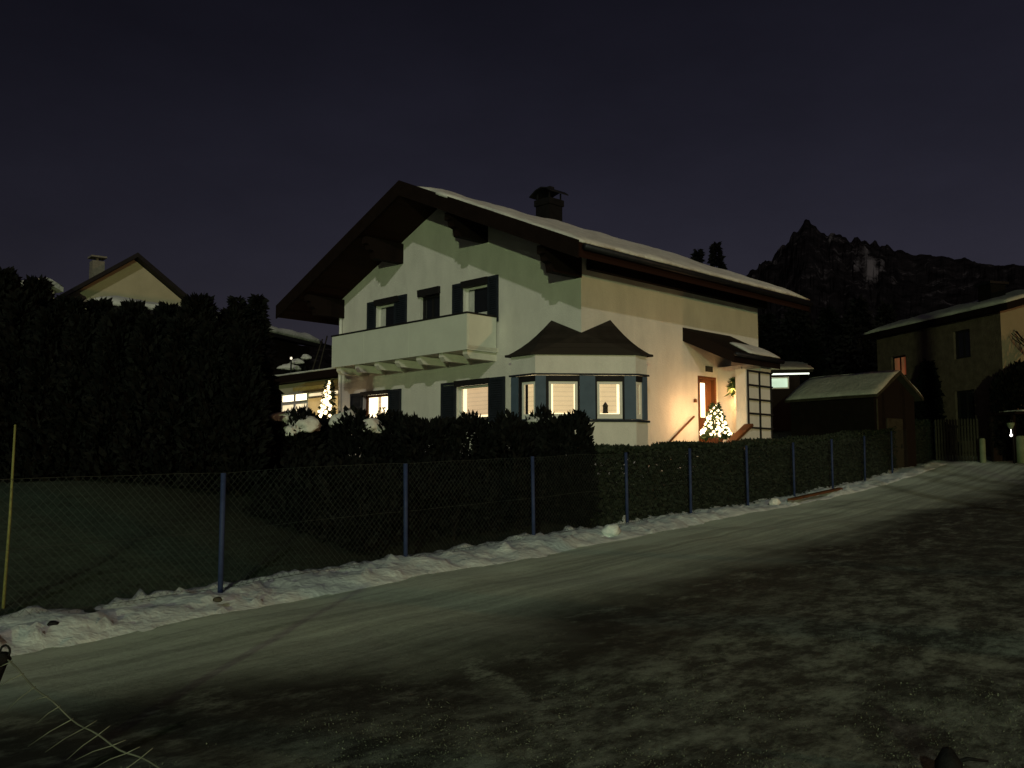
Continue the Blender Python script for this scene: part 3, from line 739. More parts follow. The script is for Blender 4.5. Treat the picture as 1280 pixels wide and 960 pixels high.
# small lean-to roof
pt = [(0.0, 5.60), (1.60, 4.80), (1.60, 4.50), (0.0, 5.22)]
prf = MB().prism(pt, 'y', 4.20, 6.55).build('porch_roof', M['dark_wood'], porch_o)
snow_layer(0.85, 1.62, 5.05, 6.55, lambda x, y: 5.60 - 0.5 * x, 0.09, 'snow_layer', prf, step=0.14, edge=0.1, seed=6)
MB().tube([(1.66, 4.2, 4.72), (1.66, 6.6, 4.70)], 0.06, 10).build('gutter', M['metal_dark'], prf, True)
# trellis on the outer porch wall
tr = MB()
ty0, ty1, tz0, tz1 = 5.12, 6.36, 2.42, 4.40
for k in range(3):
    yy = ty0 + 0.03 + (ty1 - ty0 - 0.06) * k / 2; tr.box(PX + 0.004, PX + 0.04, yy - 0.022, yy + 0.022, tz0, tz1)
for k in range(6):
    zz = tz0 + 0.03 + (tz1 - tz0 - 0.06) * k / 5; tr.box(PX + 0.042, PX + 0.07, ty0, ty1, zz - 0.022, zz + 0.022)
tr.build('trellis', M['frame_dark'], porch_o)
# front door
y0, y1, z0, z1 = DOOR
dr = MB().box(-0.16, -0.10, y0 + 0.08, y1 - 0.08, z0 + 0.01, z1 - 0.08)
for a, b in ((y0, y0 + 0.078), (y1 - 0.078, y1)): dr.box(-0.15, 0.02, a + 0.002, b, z0 + 0.01, z1 - 0.002)
dr.box(-0.15, 0.02, y0 + 0.08, y1 - 0.08, z1 - 0.078, z1 - 0.002)
dro = dr.build('door', M['brown_wood'], house)
MB().box(-0.098, -0.085, y0 + 0.12, y0 + 0.46, z0 + 0.92, z1 - 0.18).build('door_glass', M['door_glass'], dro)
MB().tube([(-0.06, y1 - 0.16, 3.25), (-0.06, y1 - 0.30, 3.25)], 0.014, 8).build('handle', M['metal_dark'], dro, True)
MB().tube([(0.07, 3.25, 2.33), (0.07, 4.57, 3.16)], 0.028, 8).tube([(0.0, 3.6, 2.5), (0.07, 3.6, 2.55)], 0.015, 6).tube([(0.0, 4.3, 2.94), (0.07, 4.3, 2.99)], 0.015, 6).build('stair_handrail', M['brown_wood'], porch_o, True)
MB().lathe([(0.05, 0), (0.05, 0.08), (0.02, 0.1)], (0.03, 4.70, 3.56), 10).build('bell_push', M['brown_wood'], house)
# number plate above the door, its characters too blurred to read
npl = MB().box(0.003, 0.022, 5.26, 5.60, 4.46, 4.62).build('number_plate', M['gray_wood'], house)
# porch lamp
pl = empty('porch_lamp', hw(1.075, 5.55, 3.95), -PSI); tag(pl, 'lit globe wall lamp inside the small porch, on the wing wall facing the front door', 'lamp')
MB().box(-0.02, 0.0, -0.05, 0.05, -0.08, 0.08).build('base', M['metal_dark'], pl)
MB().lathe([(0.02, 0.10), (0.06, 0.07), (0.075, 0.0), (0.06, -0.06), (0.02, -0.09)], (-0.10, 0, 0), 14).build('globe', M['bulb'], pl, True)
ld = bpy.data.lights.new('porch_light', 'POINT'); ld.energy = 95; ld.color = (1.0, 0.52, 0.20); ld.shadow_soft_size = 0.10
lo = link(bpy.data.objects.new('porch_light', ld)); lo.parent = pl; lo.location = (-0.30, -0.05, 0.0)

# ---------------- foliage helpers
def sprays(pts, dirs, size, rs, aspect=2.2, jitter=0.6):
    """small bent leaf quads at pts, roughly along dirs; returns verts, faces"""
    n = len(pts); d = dirs + rs.normal(0, jitter, (n, 3)); d /= np.linalg.norm(d, axis=1)[:, None] + 1e-9
    s = np.cross(d, rs.normal(0, 1, (n, 3))); s /= np.linalg.norm(s, axis=1)[:, None] + 1e-9
    sz = size * rs.uniform(0.6, 1.4, n)[:, None]
    a = pts; b = pts + d * sz * aspect * 0.5 + s * sz * 0.5; c = pts + d * sz * aspect; e_ = pts + d * sz * aspect * 0.5 - s * sz * 0.5
    v = np.stack([a, b, c, e_], 1).reshape(-1, 3); f = np.arange(4 * n).reshape(-1, 4)
    return v, f
def np_mesh(name, v, f, m, parent):
    me = bpy.data.meshes.new(name); me.from_pydata(v.tolist(), [], f.tolist()); me.update(); me.materials.append(m)
    o = link(bpy.data.objects.new(name, me))
    if parent is not None: o.parent = parent
    return o
def conifer_crown(h, r, n, seed, size, columnar=False, z0=0.05):
    rs = np.random.default_rng(seed)
    t = rs.uniform(0, 1, n) ** (1.0 if columnar else 1.5)
    ang = rs.uniform(0, 2 * np.pi, n)
    ph = rs.uniform(0, 6.28, 4)
    if columnar: prof = r * np.minimum(1, (1.02 - t) ** 0.45 * 1.05) * (0.92 + 0.10 * np.sin(t * 21 + ph[0]))
    else:
        layer = 1 - 0.30 * ((t * 11 + 0.15 * np.sin(ang * 3 + ph[1])) % 1.0)
        prof = r * (1 - t) ** 0.85 * layer + 0.04
    prof = prof * (1 + 0.13 * np.sin(ang * 2 + ph[2]) + 0.10 * np.sin(ang * 5 + t * 9 + ph[3]))
    rad = prof * rs.uniform(0.25, 1.0, n) ** 0.4
    p_ = np.stack([rad * np.cos(ang), rad * np.sin(ang), z0 + t * (h - z0)], 1)
    dz = 0.9 if columnar else -0.35
    d = np.stack([np.cos(ang), np.sin(ang), np.full(n, dz)], 1)
    return sprays(p_, d, size, rs)
def conifer(x, y, h, r, n, seed, size, label, group, m='needles', columnar=False, z=None, name='conifer'):
    z = gz(x, y) if z is None else z
    o = empty(name, (x, y, z)); tag(o, label, 'tree', group)
    MB().tube([(0, 0, -0.15), (0, 0, h * 0.5), (0, 0, h * 0.93)], [max(0.06, h * 0.02), h * 0.012, 0.01], 8).build('trunk', M['bark'], o, True)
    v, f = conifer_crown(h, r, n, seed, size, columnar); np_mesh('crown', v, f, M[m], o)
    return o
def blob_bush(x, y, z, rx, ry, h, n, seed, size, label, m='needles', name='shrub', snow=None, group=None):
    rs = np.random.default_rng(seed); o = empty(name, (x, y, z)); tag(o, label, 'shrub', group)
    u = rs.normal(0, 1, (n, 3)); u /= np.linalg.norm(u, axis=1)[:, None]
    ph = rs.uniform(0, 6.28, 3)
    k = rs.uniform(0.45, 1.0, n) ** 0.35 * (1 + 0.10 * np.sin(4 * u[:, 0] + ph[0]) + 0.10 * np.sin(5 * u[:, 2] + ph[1]) + 0.08 * np.sin(9 * u[:, 1] + ph[2]))
    zz = np.sign(u[:, 2]) * np.abs(u[:, 2]) ** 0.75
    p_ = np.stack([u[:, 0] * rx * k, u[:, 1] * ry * k, h * 0.5 + zz * k * h * 0.5], 1)
    p_[:, 2] = np.maximum(p_[:, 2], 0.02)
    v, f = sprays(p_, u + np.array([0, 0, 0.7]), size, rs); np_mesh('foliage', v, f, M[m], o)
    st_ = MB()
    for k_ in range(4):
        a = k_ * 1.7 + seed; st_.tube([(0, 0, -0.1), (0.25 * rx * math.cos(a), 0.25 * ry * math.sin(a), h * 0.4), (0.5 * rx * math.cos(a), 0.5 * ry * math.sin(a), h * 0.75)], [0.04, 0.025, 0.01], 6)
    st_.build('stem', M['bark'], o, True)
    for (sx, sy, sz, ax, ay, az_) in (snow or []):
        bm = bmesh.new(); bmesh.ops.create_icosphere(bm, subdivisions=3, radius=1.0)
        for v_ in bm.verts:
            q = v_.co.copy(); f_ = 1 + 0.45 * mnoise.noise(q * 1.5 + Vector((seed, sx, sy))) + 0.25 * mnoise.noise(q * 3.5 + Vector((sx, seed, 0)))
            v_.co = Vector((sx + q.x * ax * f_, sy + q.y * ay * f_, sz + q.z * az_ * f_ - 0.5 * az_ * (q.x * q.x + q.y * q.y)))
        me = bpy.data.meshes.new('snow_cap'); bm.to_mesh(me); bm.free(); me.materials.append(M['snow'])
        me.polygons.foreach_set('use_smooth', [True] * len(me.polygons))
        so_ = link(bpy.data.objects.new('snow_cap', me)); so_.parent = o
    return o

# ---------------- Christmas tree on the landing, and the things in the porch
xt = empty('christmas_tree', hw(0.72, 4.62, 2.245), -PSI); tag(xt, 'small potted Christmas tree covered in white lights on the porch landing', 'christmas tree')
ld = bpy.data.lights.new('tree_light', 'POINT'); ld.energy = 42; ld.color = (1.0, 0.52, 0.22); ld.shadow_soft_size = 0.3
lo = link(bpy.data.objects.new('tree_light', ld)); lo.parent = xt; lo.location = (0.0, -0.55, 0.9)
MB().lathe([(0.15, 0), (0.19, 0.26), (0.21, 0.28), (0.21, 0.32), (0.17, 0.32), (0.16, 0.29)], (0, 0, 0), 18).build('pot', M['terracotta'], xt, True)
MB().tube([(0, 0, 0.28), (0, 0, 1.2)], [0.025, 0.008], 8).build('trunk', M['bark'], xt, True)
v, f = conifer_crown(1.24, 0.40, 1500, 5, 0.05, z0=0.34); np_mesh('crown', v, f, M['needles_tree'], xt)
bl = MB().lathe([(0.004, -0.038), (0.029, -0.026), (0.039, 0.0), (0.029, 0.026), (0.004, 0.038)], (0, 0, 0), 8).build('light_bulb', M['bulb'], xt, True)
rs = np.random.default_rng(4); NB = 96
for k in range(NB):
    t = (k + 0.5) / NB; tt = 1 - math.sqrt(t) * 0.98
    ang = k * 2.399 + rs.uniform(-0.3, 0.3); rr = 0.40 * (1 - tt) ** 0.85 * rs.uniform(0.85, 1.08) + 0.01
    o = bl if k == 0 else link(bl.copy())
    o.parent = xt; o.location = (rr * math.cos(ang), rr * math.sin(ang), 0.36 + tt * 0.9)
# hanging plant in the porch corner
hp = empty('hanging_plant', hw(0.96, 5.60, 4.05), -PSI); tag(hp, 'leafy plant hanging against the porch back wall above the chair', 'plant')
MB().lathe([(0.06, -0.22), (0.11, -0.12), (0.12, -0.02), (0.10, -0.02)], (0, 0, 0), 14).build('pot', M['terracotta'], hp, True)
MB().tube([(0.1, 0, -0.02), (0, 0, 0.5)], 0.004, 5).tube([(-0.1, 0, -0.02), (0, 0, 0.5)], 0.004, 5).build('cord', M['wire'], hp)
rs = np.random.default_rng(8); n = 620
ang = rs.uniform(0, 6.28, n); t = rs.uniform(0, 1, n); rad = 0.06 + 0.24 * t
pp = np.stack([rad * np.cos(ang), rad * np.sin(ang), 0.06 + 0.10 * np.sin(t * 2.6) - 0.5 * t ** 2.2 * rs.uniform(0.2, 1, n)], 1)
v, f = sprays(pp, np.stack([np.cos(ang), np.sin(ang), -0.6 * t], 1), 0.07, rs, 2.6); np_mesh('leaves', v, f, M['leaf_plant'], hp)
# chair by the wing wall
chair = empty('porch_chair', hw(0.90, 5.50, 2.245), -PSI); tag(chair, 'dark wooden chair standing on the porch landing under the hanging plant', 'chair')
MB().box(-0.2, 0.2, -0.2, 0.2, 0.43, 0.46).build('seat', M['brown_wood'], chair, bevel=0.01)
for sx in (-0.18, 0.18):
    MB().bar((sx, -0.18, 0), (sx, -0.18, 0.43), 0.035).build('leg', M['dark_wood'], chair)
    MB().bar((sx, 0.18, 0), (sx, 0.18, 0.43), 0.035).build('leg', M['dark_wood'], chair)
cb = MB()
for sx in (-0.18, 0.18): cb.bar((sx, 0.18, 0.461), (sx, 0.24, 0.95), 0.035)
cb.bar((-0.162, 0.24, 0.93), (0.162, 0.24, 0.93), 0.05, 0.05); cb.bar((-0.162, 0.21, 0.68), (0.162, 0.21, 0.68), 0.03, 0.04)
cb.build('backrest', M['dark_wood'], chair)
# plants in the bright ground floor window
def pot_plant(lx, h, seed, label):
    o = empty('pot_plant', hw(lx, 0.24, 2.98), -PSI); tag(o, label, 'plant')
    MB().lathe([(0.06, 0), (0.08, 0.12), (0.085, 0.14), (0.06, 0.14)], (0, 0, 0), 12).build('pot', M['terracotta'], o, True)
    v, f = conifer_crown(h, 0.15, 260, seed, 0.04, z0=0.14); np_mesh('leaves', v, f, M['leaf_plant'], o)
pot_plant(-8.30, 0.66, 3, 'taller pot plant on the sill of the brightest ground floor window')
pot_plant(-7.82, 0.40, 6, 'shorter pot plant on the sill of the brightest ground floor window')

# ---------------- conservatory at the left end of the house
CV = 0.45
cons = MB()
CX0, CX1 = -14.6, -10.28
cons.box(CX0, CX1, CV, CV + 0.12, 1.2, 3.2)                     # low wall
cons.box(CX0, CX1, CV, CV + 0.12, 4.38, 4.72)                   # lintel
cons.box(CX0, CX0 + 0.12, CV + 0.121, CV + 3.0, 1.2, 4.72)
conso = cons.build('conservatory', M['tan_plaster'], house)
crf = MB().box(CX0 - 0.25, CX1 + 0.0, CV - 0.30, CV + 3.2, 4.74, 4.98).build('conservatory_roof', M['dark_wood'], conso)
snow_layer(CX0 - 0.25, CX1 + 0.28, CV - 0.31, CV + 3.1, lambda x, y: 4.98, 0.11, 'snow_layer', crf, step=0.2, edge=0.06, seed=9)
def cwin(x0, x1, z0, z1, m, slim=0.05):
    fr_ = MB().box(x0, x0 + slim, CV + 0.02, CV + 0.09, z0, z1).box(x1 - slim, x1, CV + 0.02, CV + 0.09, z0, z1).box(x0 + slim, x1 - slim, CV + 0.02, CV + 0.09, z0, z0 + slim).box(x0 + slim, x1 - slim, CV + 0.02, CV + 0.09, z1 - slim, z1)
    f_ = fr_.build('window', M['white_trim'], conso)
    MB().box(x0 + slim, x1 - slim, CV + 0.05, CV + 0.06, z0 + slim, z1 - slim).build('pane', m, f_)
cwin(-14.45, -13.62, 4.06, 4.378, M['room_bright']); cwin(-13.60, -12.80, 4.06, 4.378, M['room_bright'])
cwin(-14.45, -13.62, 3.202, 4.04, M['conserv_lit']); cwin(-13.60, -12.80, 3.202, 4.04, M['conserv_lit'])
cwin(-12.78, -11.55, 4.16, 4.36, M['conserv_lit']); cwin(-11.53, -10.30, 4.16, 4.36, M['conserv_lit'])
cu = MB(); k = 40
vs_ = [(-12.78 + 2.48 * i / k, CV + 0.04 + 0.02 * (i % 2), z) for i in range(k + 1) for z in (3.205, 4.14)]
cu.add(vs_, [(2 * i, 2 * i + 2, 2 * i + 3, 2 * i + 1) for i in range(k)]); cu.build('curtain', M['room_yellow'], conso, fixn=False)
# pleated yellow awning over the right part
aw = MB(); k = 26
for i in range(k):
    a = -12.8 + 2.5 * i / k; b = a + 2.5 / k - 0.006; zz = 0.02 * (i % 2)
    aw.add([(a, CV - 0.01, 4.70), (b, CV - 0.01, 4.70), (b, CV - 0.55, 4.48 - zz), (a, CV - 0.55, 4.48 - zz), (b, CV - 0.55, 4.36 - zz), (a, CV - 0.55, 4.36 - zz)], [(0, 1, 2, 3), (3, 2, 4, 5)])
aw.build('awning', mat('awning_cloth', (0.45, 0.33, 0.10), 0.9, 0.2, 6), conso, fixn=False)
# lit bush at the house corner
lb = empty('lit_bush', hw(-10.12, -0.62, 1.75), -PSI); tag(lb, 'tall slim bush wrapped in a dense white light chain at the left house corner', 'bush')
MB().tube([(0, 0, -0.1), (0, 0, 1.4), (0.18, 0, 2.6)], [0.05, 0.03, 0.008], 8).build('trunk', M['bark'], lb, True)
v, f = conifer_crown(2.75, 0.40, 1600, 15, 0.06, z0=0.1)
v[:, 0] += 0.30 * (v[:, 2] / 2.75) ** 1.5; np_mesh('crown', v, f, M['needles'], lb)
bd = MB().lathe([(0.006, -0.050), (0.038, -0.034), (0.052, 0.0), (0.038, 0.034), (0.006, 0.050)], (0, 0, 0), 8).build('light_bulb', M['bulb_dense'], lb, True)
rs = np.random.default_rng(14); NB = 98
for k in range(NB):
    t = (k + 0.5) / NB; tt = 1 - t ** 0.62 * 0.62
    ang = math.pi * 1.5 + rs.uniform(-1.5, 1.5); rr = 0.56 * (1 - tt) ** 0.85 * rs.uniform(0.6, 1.1)
    o = bd if k == 0 else link(bd.copy()); o.parent = lb
    z_ = 0.1 + tt * 2.65; o.location = (rr * math.cos(ang) + 0.30 * (z_ / 2.75) ** 1.5, rr * math.sin(ang) - 0.02, z_)
ld = bpy.data.lights.new('bush_light', 'POINT'); ld.energy = 6; ld.color = (1.0, 0.66, 0.28); ld.shadow_soft_size = 0.35
lo = link(bpy.data.objects.new('bush_light', ld)); lo.parent = lb; lo.location = (0.25, -0.75, 1.9)

# ------------------------------------------------------------------ chain-link fence along the lane
def fence_xy(px):
    k = (px - 640) / 1200; x0, y0 = -3.2, 10.7
    t = (k * y0 - x0) / (DA[0] - k * DA[1]); return x0 + DA[0] * t, y0 + DA[1] * t
fence = empty('chain_link_fence', (-3.2, 10.7, gz(-3.2, 10.7))); tag(fence, 'chain-link fence on thin blue posts along the snowy lane', 'fence')
def rel(p): return Vector(p) - fence.location
posts = [(fence_xy(px), h) for px, h in ((281, 1.36), (509, 1.36), (667, 1.38), (783, 1.40), (862, 1.42), (933, 1.43))]
a0 = ac(*posts[-1][0])[0]
for k in range(1, 7):
    posts.append((xy(a0 + 2.9 * k, FC), 1.42))
aL = ac(*posts[0][0])[0]
posts.insert(0, (xy(aL - 2.75, FC), 1.36)); posts.insert(0, (xy(aL - 5.5, FC), 1.36))
for (x, y), h in posts:
    z = gz(x, y); lean = Vector((random.uniform(-0.02, 0.02), random.uniform(-0.02, 0.02), 0))
    MB().tube([rel((x, y, z - 0.2)), rel(Vector((x, y, z + h * 0.5)) + lean * 0.5), rel(Vector((x, y, z + h)) + lean)], 0.030, 10).build('post', M['blue_paint'], fence, True)
A0, A1 = ac(*posts[0][0])[0], ac(*posts[-1][0])[0]; HF = 1.30
OFF = 0.045
def fp(a, h):
    x, y = xy(a, FC + OFF); return Vector((x, y, gz(*xy(a, FC)) + 0.06 + h)) - fence.location
ms = MB(); pitch = 0.085
def flat_wire(p_, q_, r):
    d = (q_ - p_).normalized(); n1 = Vector((DN[0], DN[1], 0)); n2 = d.cross(n1).normalized()
    c = [n2 * r, n1 * r - n2 * r * 0.5, -n1 * r - n2 * r * 0.5]
    ms.add([p_ + k for k in c] + [q_ + k for k in c], [(0, 1, 4, 3), (1, 2, 5, 4), (2, 0, 3, 5)])
a = A0 - HF
while a < A1:
    for s in (1, -1):
        pts = []
        for k in range(4):
            h = HF * k / 3; aa = a + (h if s > 0 else HF - h)
            pts.append((aa, h))
        for (p0, h0), (p1, h1) in zip(pts[:-1], pts[1:]):
            if min(p0, p1) >= A0 and max(p0, p1) <= A1: flat_wire(fp(p0, h0), fp(p1, h1), 0.0016)
    a += pitch
ms.build('mesh', M['wire'], fence, fixn=False)
tw = MB()
for h in (0.03, HF * 0.5, HF):
    tw.tube([fp(A0 + (A1 - A0) * k / 60, h) for k in range(61)], 0.0028, 4)
tw.build('tension_wire', M['wire'], fence)

# clipped hedge behind the right half of the fence
def hedge(a0_, a1_, c0, c1, h, n, seed, label):
    rs_ = np.random.default_rng(seed); x, y = xy(a0_, c0); o = empty('clipped_hedge', (x, y, gz(x, y))); tag(o, label, 'hedge')
    A_ = rs_.uniform(a0_, a1_, n); side = rs_.uniform(0, 1, n); hh = rs_.uniform(0, 1, n)
    top = rs_.uniform(0, 1, n) < 0.3
    C_ = np.where(top, rs_.uniform(c0, c1, n), np.where(side < 0.22, rs_.uniform(c0, c1, n), np.where(side < 0.85, c0 + rs_.exponential(0.14, n), c1 - rs_.exponential(0.10, n))))
    hz = np.where(top, h - rs_.exponential(0.04, n), hh * h * 0.985)
    hz = hz * (1 + 0.025 * np.sin(A_ * 1.7) + 0.02 * np.sin(A_ * 4.1))
    P_ = np.zeros((n, 3)); 
    for i in range(n):
        xx, yy = xy(A_[i], C_[i]); P_[i] = (xx - x, yy - y, gz(*xy(A_[i], FC)) + hz[i] - o.location.z)
    dirs = np.where(top[:, None], np.array([[0, 0, 1.0]]), np.array([[-DN[0], -DN[1], 0.25]]))
    v, f = sprays(P_, dirs, 0.045, rs_, 1.8, 0.9); np_mesh('foliage', v, f, M['leaf_hedge'], o)
    st_ = MB()
    for k in np.arange(a0_ + 0.3, a1_, 0.55):
        xx, yy = xy(k, (c0 + c1) / 2); zz = gz(*xy(k, FC)); st_.tube([(xx - x, yy - y, zz - 0.2 - o.location.z), (xx - x, yy - y, zz + h * 0.8 - o.location.z)], [0.03, 0.012], 5)
    st_.build('stem', M['bark'], o)
hedge(14.9, 38.6, FC + 0.22, FC + 1.15, 1.42, 110000, 3, 'long clipped hedge behind the right half of the chain-link fence')

# shrubs in front of the house
def px_x(px, Y): return (px - 640) / 1200 * Y
SH = [(322, 17.6, 0.62, 1.75, 'shrub at the far left of the house front with a large snow drift', [(0.05, -0.15, 1.70, 0.36, 0.3, 0.11), (-0.22, -0.25, 1.56, 0.24, 0.2, 0.10)]),
      (368, 17.2, 0.60, 1.68, 'shrub under the conservatory windows carrying two thick lumps of snow', [(-0.10, -0.2, 1.66, 0.30, 0.26, 0.13), (0.28, -0.3, 1.50, 0.26, 0.24, 0.13), (0.05, -0.42, 1.36, 0.14, 0.14, 0.10)]),
      (404, 18.2, 0.46, 1.62, 'dark shrub standing in front of the dense lit bush', None),
      (446, 17.4, 0.52, 1.60, 'shrub below the brightest window with a long sloping slab of snow', [(-0.18, -0.1, 1.56, 0.24, 0.25, 0.15), (0.22, -0.12, 1.42, 0.28, 0.22, 0.13)]),
      (492, 17.8, 0.56, 1.58, 'spiky dark shrub right under the brightest ground floor window', [(-0.05, -0.1, 1.55, 0.17, 0.15, 0.06)]),
      (532, 17.4, 0.50, 1.62, 'dark shrub under the bare wall between the two ground floor windows', None),
      (586, 17.6, 0.62, 1.64, 'dark shrub under the pink lit blind of the middle window', [(0.0, 0.0, 1.60, 0.14, 0.14, 0.06)]),
      (636, 17.4, 0.58, 1.68, 'dark rounded shrub at the left foot of the corner bay', None),
      (672, 18.0, 0.42, 1.66, 'low shrub with a flat snow cap below the left bay windows', [(0.0, -0.05, 1.62, 0.24, 0.22, 0.07)]),
      (708, 17.4, 0.46, 1.70, 'dense dome-shaped shrub in front of the corner bay', None)]
for i, (px, Y, rx, h, lab, sn) in enumerate(SH):
    x = px_x(px, Y); z = gz(x, Y) - 0.05
    top = EYE + (592 - 522) / 1200 * Y
    hh = top - z
    s2 = [(a, b, c * hh / h, d_, e_, f_) for a, b, c, d_, e_, f_ in sn] if sn else None
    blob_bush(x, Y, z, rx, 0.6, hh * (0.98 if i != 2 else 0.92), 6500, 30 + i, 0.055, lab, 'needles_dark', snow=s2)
# lower underplanting between the fence and the shrubs
hedge_lab = 'loose dark hedge of low shrubs between the fence and the house front'
def loose_hedge():
    rs_ = np.random.default_rng(77); n = 30000
    o = empty('loose_hedge', (-1.5, 13.5, gz(-1.5, 13.5))); tag(o, hedge_lab, 'hedge')
    A_ = rs_.uniform(9.3, 15.8, n); t = rs_.uniform(0, 1, n); C_ = FC + 0.5 + 2.6 * rs_.uniform(0, 1, n)
    P_ = np.zeros((n, 3))
    for i in range(n):
        xx, yy = xy(A_[i], C_[i]); hm = 1.15 * (0.72 + 0.35 * mnoise.noise((A_[i] * 0.9, C_[i] * 0.9, 3))) * min(1, (A_[i] - 9.2) * 1.3)
        P_[i] = (xx + 1.5, yy - 13.5, gz(xx, yy) + hm * t[i] ** 0.5 - o.location.z)
    v, f = sprays(P_, np.tile(np.array([[0.0, -0.4, 0.6]]), (n, 1)), 0.055, rs_, 2.0, 0.9); np_mesh('foliage', v, f, M['needles_dark'], o)
    st_ = MB()
    for k in range(30):
        a = rs_.uniform(9.6, 15.6); c = FC + 0.7 + 2.2 * rs_.uniform(); xx, yy = xy(a, c); z = gz(xx, yy) - o.location.z
        st_.tube([(xx + 1.5, yy - 13.5, z - 0.1), (xx + 1.5 + rs_.uniform(-.1, .1), yy - 13.5, z + 0.6)], [0.02, 0.008], 5)
    st_.build('stem', M['bark'], o)
loose_hedge()

# row of tall thuja conifers on the left
row = [(-60, 16.5, 4.2), (-5, 16.2, 3.75), (38, 16.6, 3.9), (80, 16.2, 3.45), (120, 16.8, 3.5), (162, 16.3, 3.3), (205, 16.9, 3.45), (243, 16.4, 3.55), (285, 17.0, 3.05), (312, 17.6, 3.3)]
tops = [338, 340, 352, 376, 380, 384, 386, 374, 392, 398]
for i, ((px, Y, _), ty) in enumerate(zip(row, tops)):
    x = px_x(px, Y); z = gz(x, Y); h = EYE + (592 - ty) / 1200 * Y - z
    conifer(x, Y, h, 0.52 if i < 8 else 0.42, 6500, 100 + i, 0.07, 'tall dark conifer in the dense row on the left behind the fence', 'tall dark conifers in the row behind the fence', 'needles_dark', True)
for i, (px, ty) in enumerate(((18, 372), (60, 392), (100, 400), (142, 398), (184, 402), (224, 404), (262, 410), (300, 412))):
    Y = 15.9; x = px_x(px, Y); z = gz(x, Y); h = EYE + (592 - ty) / 1200 * Y - z
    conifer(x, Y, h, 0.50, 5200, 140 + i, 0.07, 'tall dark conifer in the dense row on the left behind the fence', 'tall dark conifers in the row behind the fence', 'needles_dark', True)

for i, (px, ty, r_) in enumerate(((292, 371, 0.5), (318, 368, 0.55))):
    x = px_x(px, 17.3); z = gz(x, 17.3)
    conifer(x, 17.3, EYE + (592 - ty) / 1200 * 17.3 - z, r_, 4500, 180 + i, 0.06, ('narrow pointed conifer poking above the row, the left one of the pair', 'narrow pointed conifer poking above the row, the one nearest the house')[i], None, 'needles_dark', False)

# ------------------------------------------------------------------ neighbours on the left
def gable_house(name, loc, rz, wd, dp, eave, ridge, wallm, roofm, label, snow=True, over=0.5, cat='house', chim=None, base=0.0):
    o = empty(name, loc, rz); tag(o, label, cat); h2 = wd / 2
    MB().prism([(-h2, base), (h2, base), (h2, eave), (0, ridge - 0.25), (-h2, eave)], 'y', 0, dp).build('wall', wallm, o)
    sl = (ridge - 0.25 - eave) / h2; e_ = h2 + over; ze = ridge - sl * e_
    rf = MB().prism([(-e_, ze), (0, ridge), (e_, ze), (e_, ze - 0.2), (0, ridge - 0.22), (-e_, ze - 0.2)], 'y', -over, dp + over).build('roof', roofm, o)
    if snow:
        for s in (1, -1): snow_layer(s * (e_ - 0.03), s * 0.12, -over + 0.02, dp + over - 0.03, lambda x, y: ridge - sl * abs(x), 0.15, 'snow_layer', rf, step=0.4, seed=s)
    if chim:
        cx_, cy_, cw_, ch_ = chim
        MB().box(cx_ - cw_, cx_ + cw_, cy_ - cw_, cy_ + cw_, ridge - 1.3, ridge + ch_).box(cx_ - cw_ * 1.3, cx_ + cw_ * 1.3, cy_ - cw_ * 1.3, cy_ + cw_ * 1.3, ridge + ch_ + 0.16, ridge + ch_ + 0.24).box(cx_ - .05, cx_ + .05, cy_ - .05, cy_ + .05, ridge + ch_, ridge + ch_ + .16).build('chimney', M['stone'], rf)
    return o, rf
pn = at(168, 318, 45)
nz_ = 3.0
nh, nrf = gable_house('neighbour_house', (pn.x, pn.y, nz_), R(38), 7.6, 9.0, 6.0, pn.z - nz_, M['tan_plaster'], M['frame_dark'], 'distant yellowish gabled house rising above the conifer row', False, 0.55, chim=(-1.05, 2.4, 0.28, -0.08))
f_ = MB().box(-0.5, 0.5, -0.02, 0.01, 4.2, 5.4).build('window', M['white_trim'], nh)
MB().box(-0.42, 0.42, -0.028, -0.022, 4.28, 5.32).build('pane', M['glass_dark'], f_)
# snowy small roof left of it
p_ = at(55, 352, 40)
gable_house('snowy_shed', (p_.x, p_.y, 3.0), R(60), 1.0, 1.2, p_.z - 3.0 - 0.3, p_.z - 3.0 + 0.15, M['tan_plaster'], M['snow'], 'small snow covered roof peeking over the conifers at the far left', True, 0.25, 'shed')
# dark outbuilding with snow roof between the conifers and the house
A_ = at(255, 384, 36.0); B_ = at(404, 405, 44.0); B_.z = A_.z
dv = (B_ - A_); L_ = dv.length; rz_ = math.atan2(dv.y, dv.x)
ob = empty('outbuilding', (A_.x, A_.y, 2.8), rz_); tag(ob, 'long dark timber outbuilding with thick snow on its low roof, left of the house', 'outbuilding')
hz = A_.z - 2.8
MB().box(0.2, L_ - 0.3, 0.5, 5.0, 0, hz - 0.5).build('wall', M['shed_wood'], ob)
orf = MB().prism([(0.0, hz - 0.35), (5.5, hz + 0.5), (5.5, hz + 0.35), (0.0, hz - 0.5)], 'x', -0.2, L_).build('roof', M['frame_dark'], ob)
snow_layer(-0.2, L_, 0.0, 5.4, lambda x, y: hz - 0.35 + 0.1545 * y, 0.36, 'snow_layer', orf, step=0.3, seed=8)
f_ = MB().box(L_ - 6.2, L_ - 5.2, 0.47, 0.50, 1.5, 2.5).build('window', M['gray_wood'], ob); MB().box(L_ - 6.1, L_ - 5.3, 0.455, 0.468, 1.6, 2.4).build('pane', M['glass_dark'], f_)
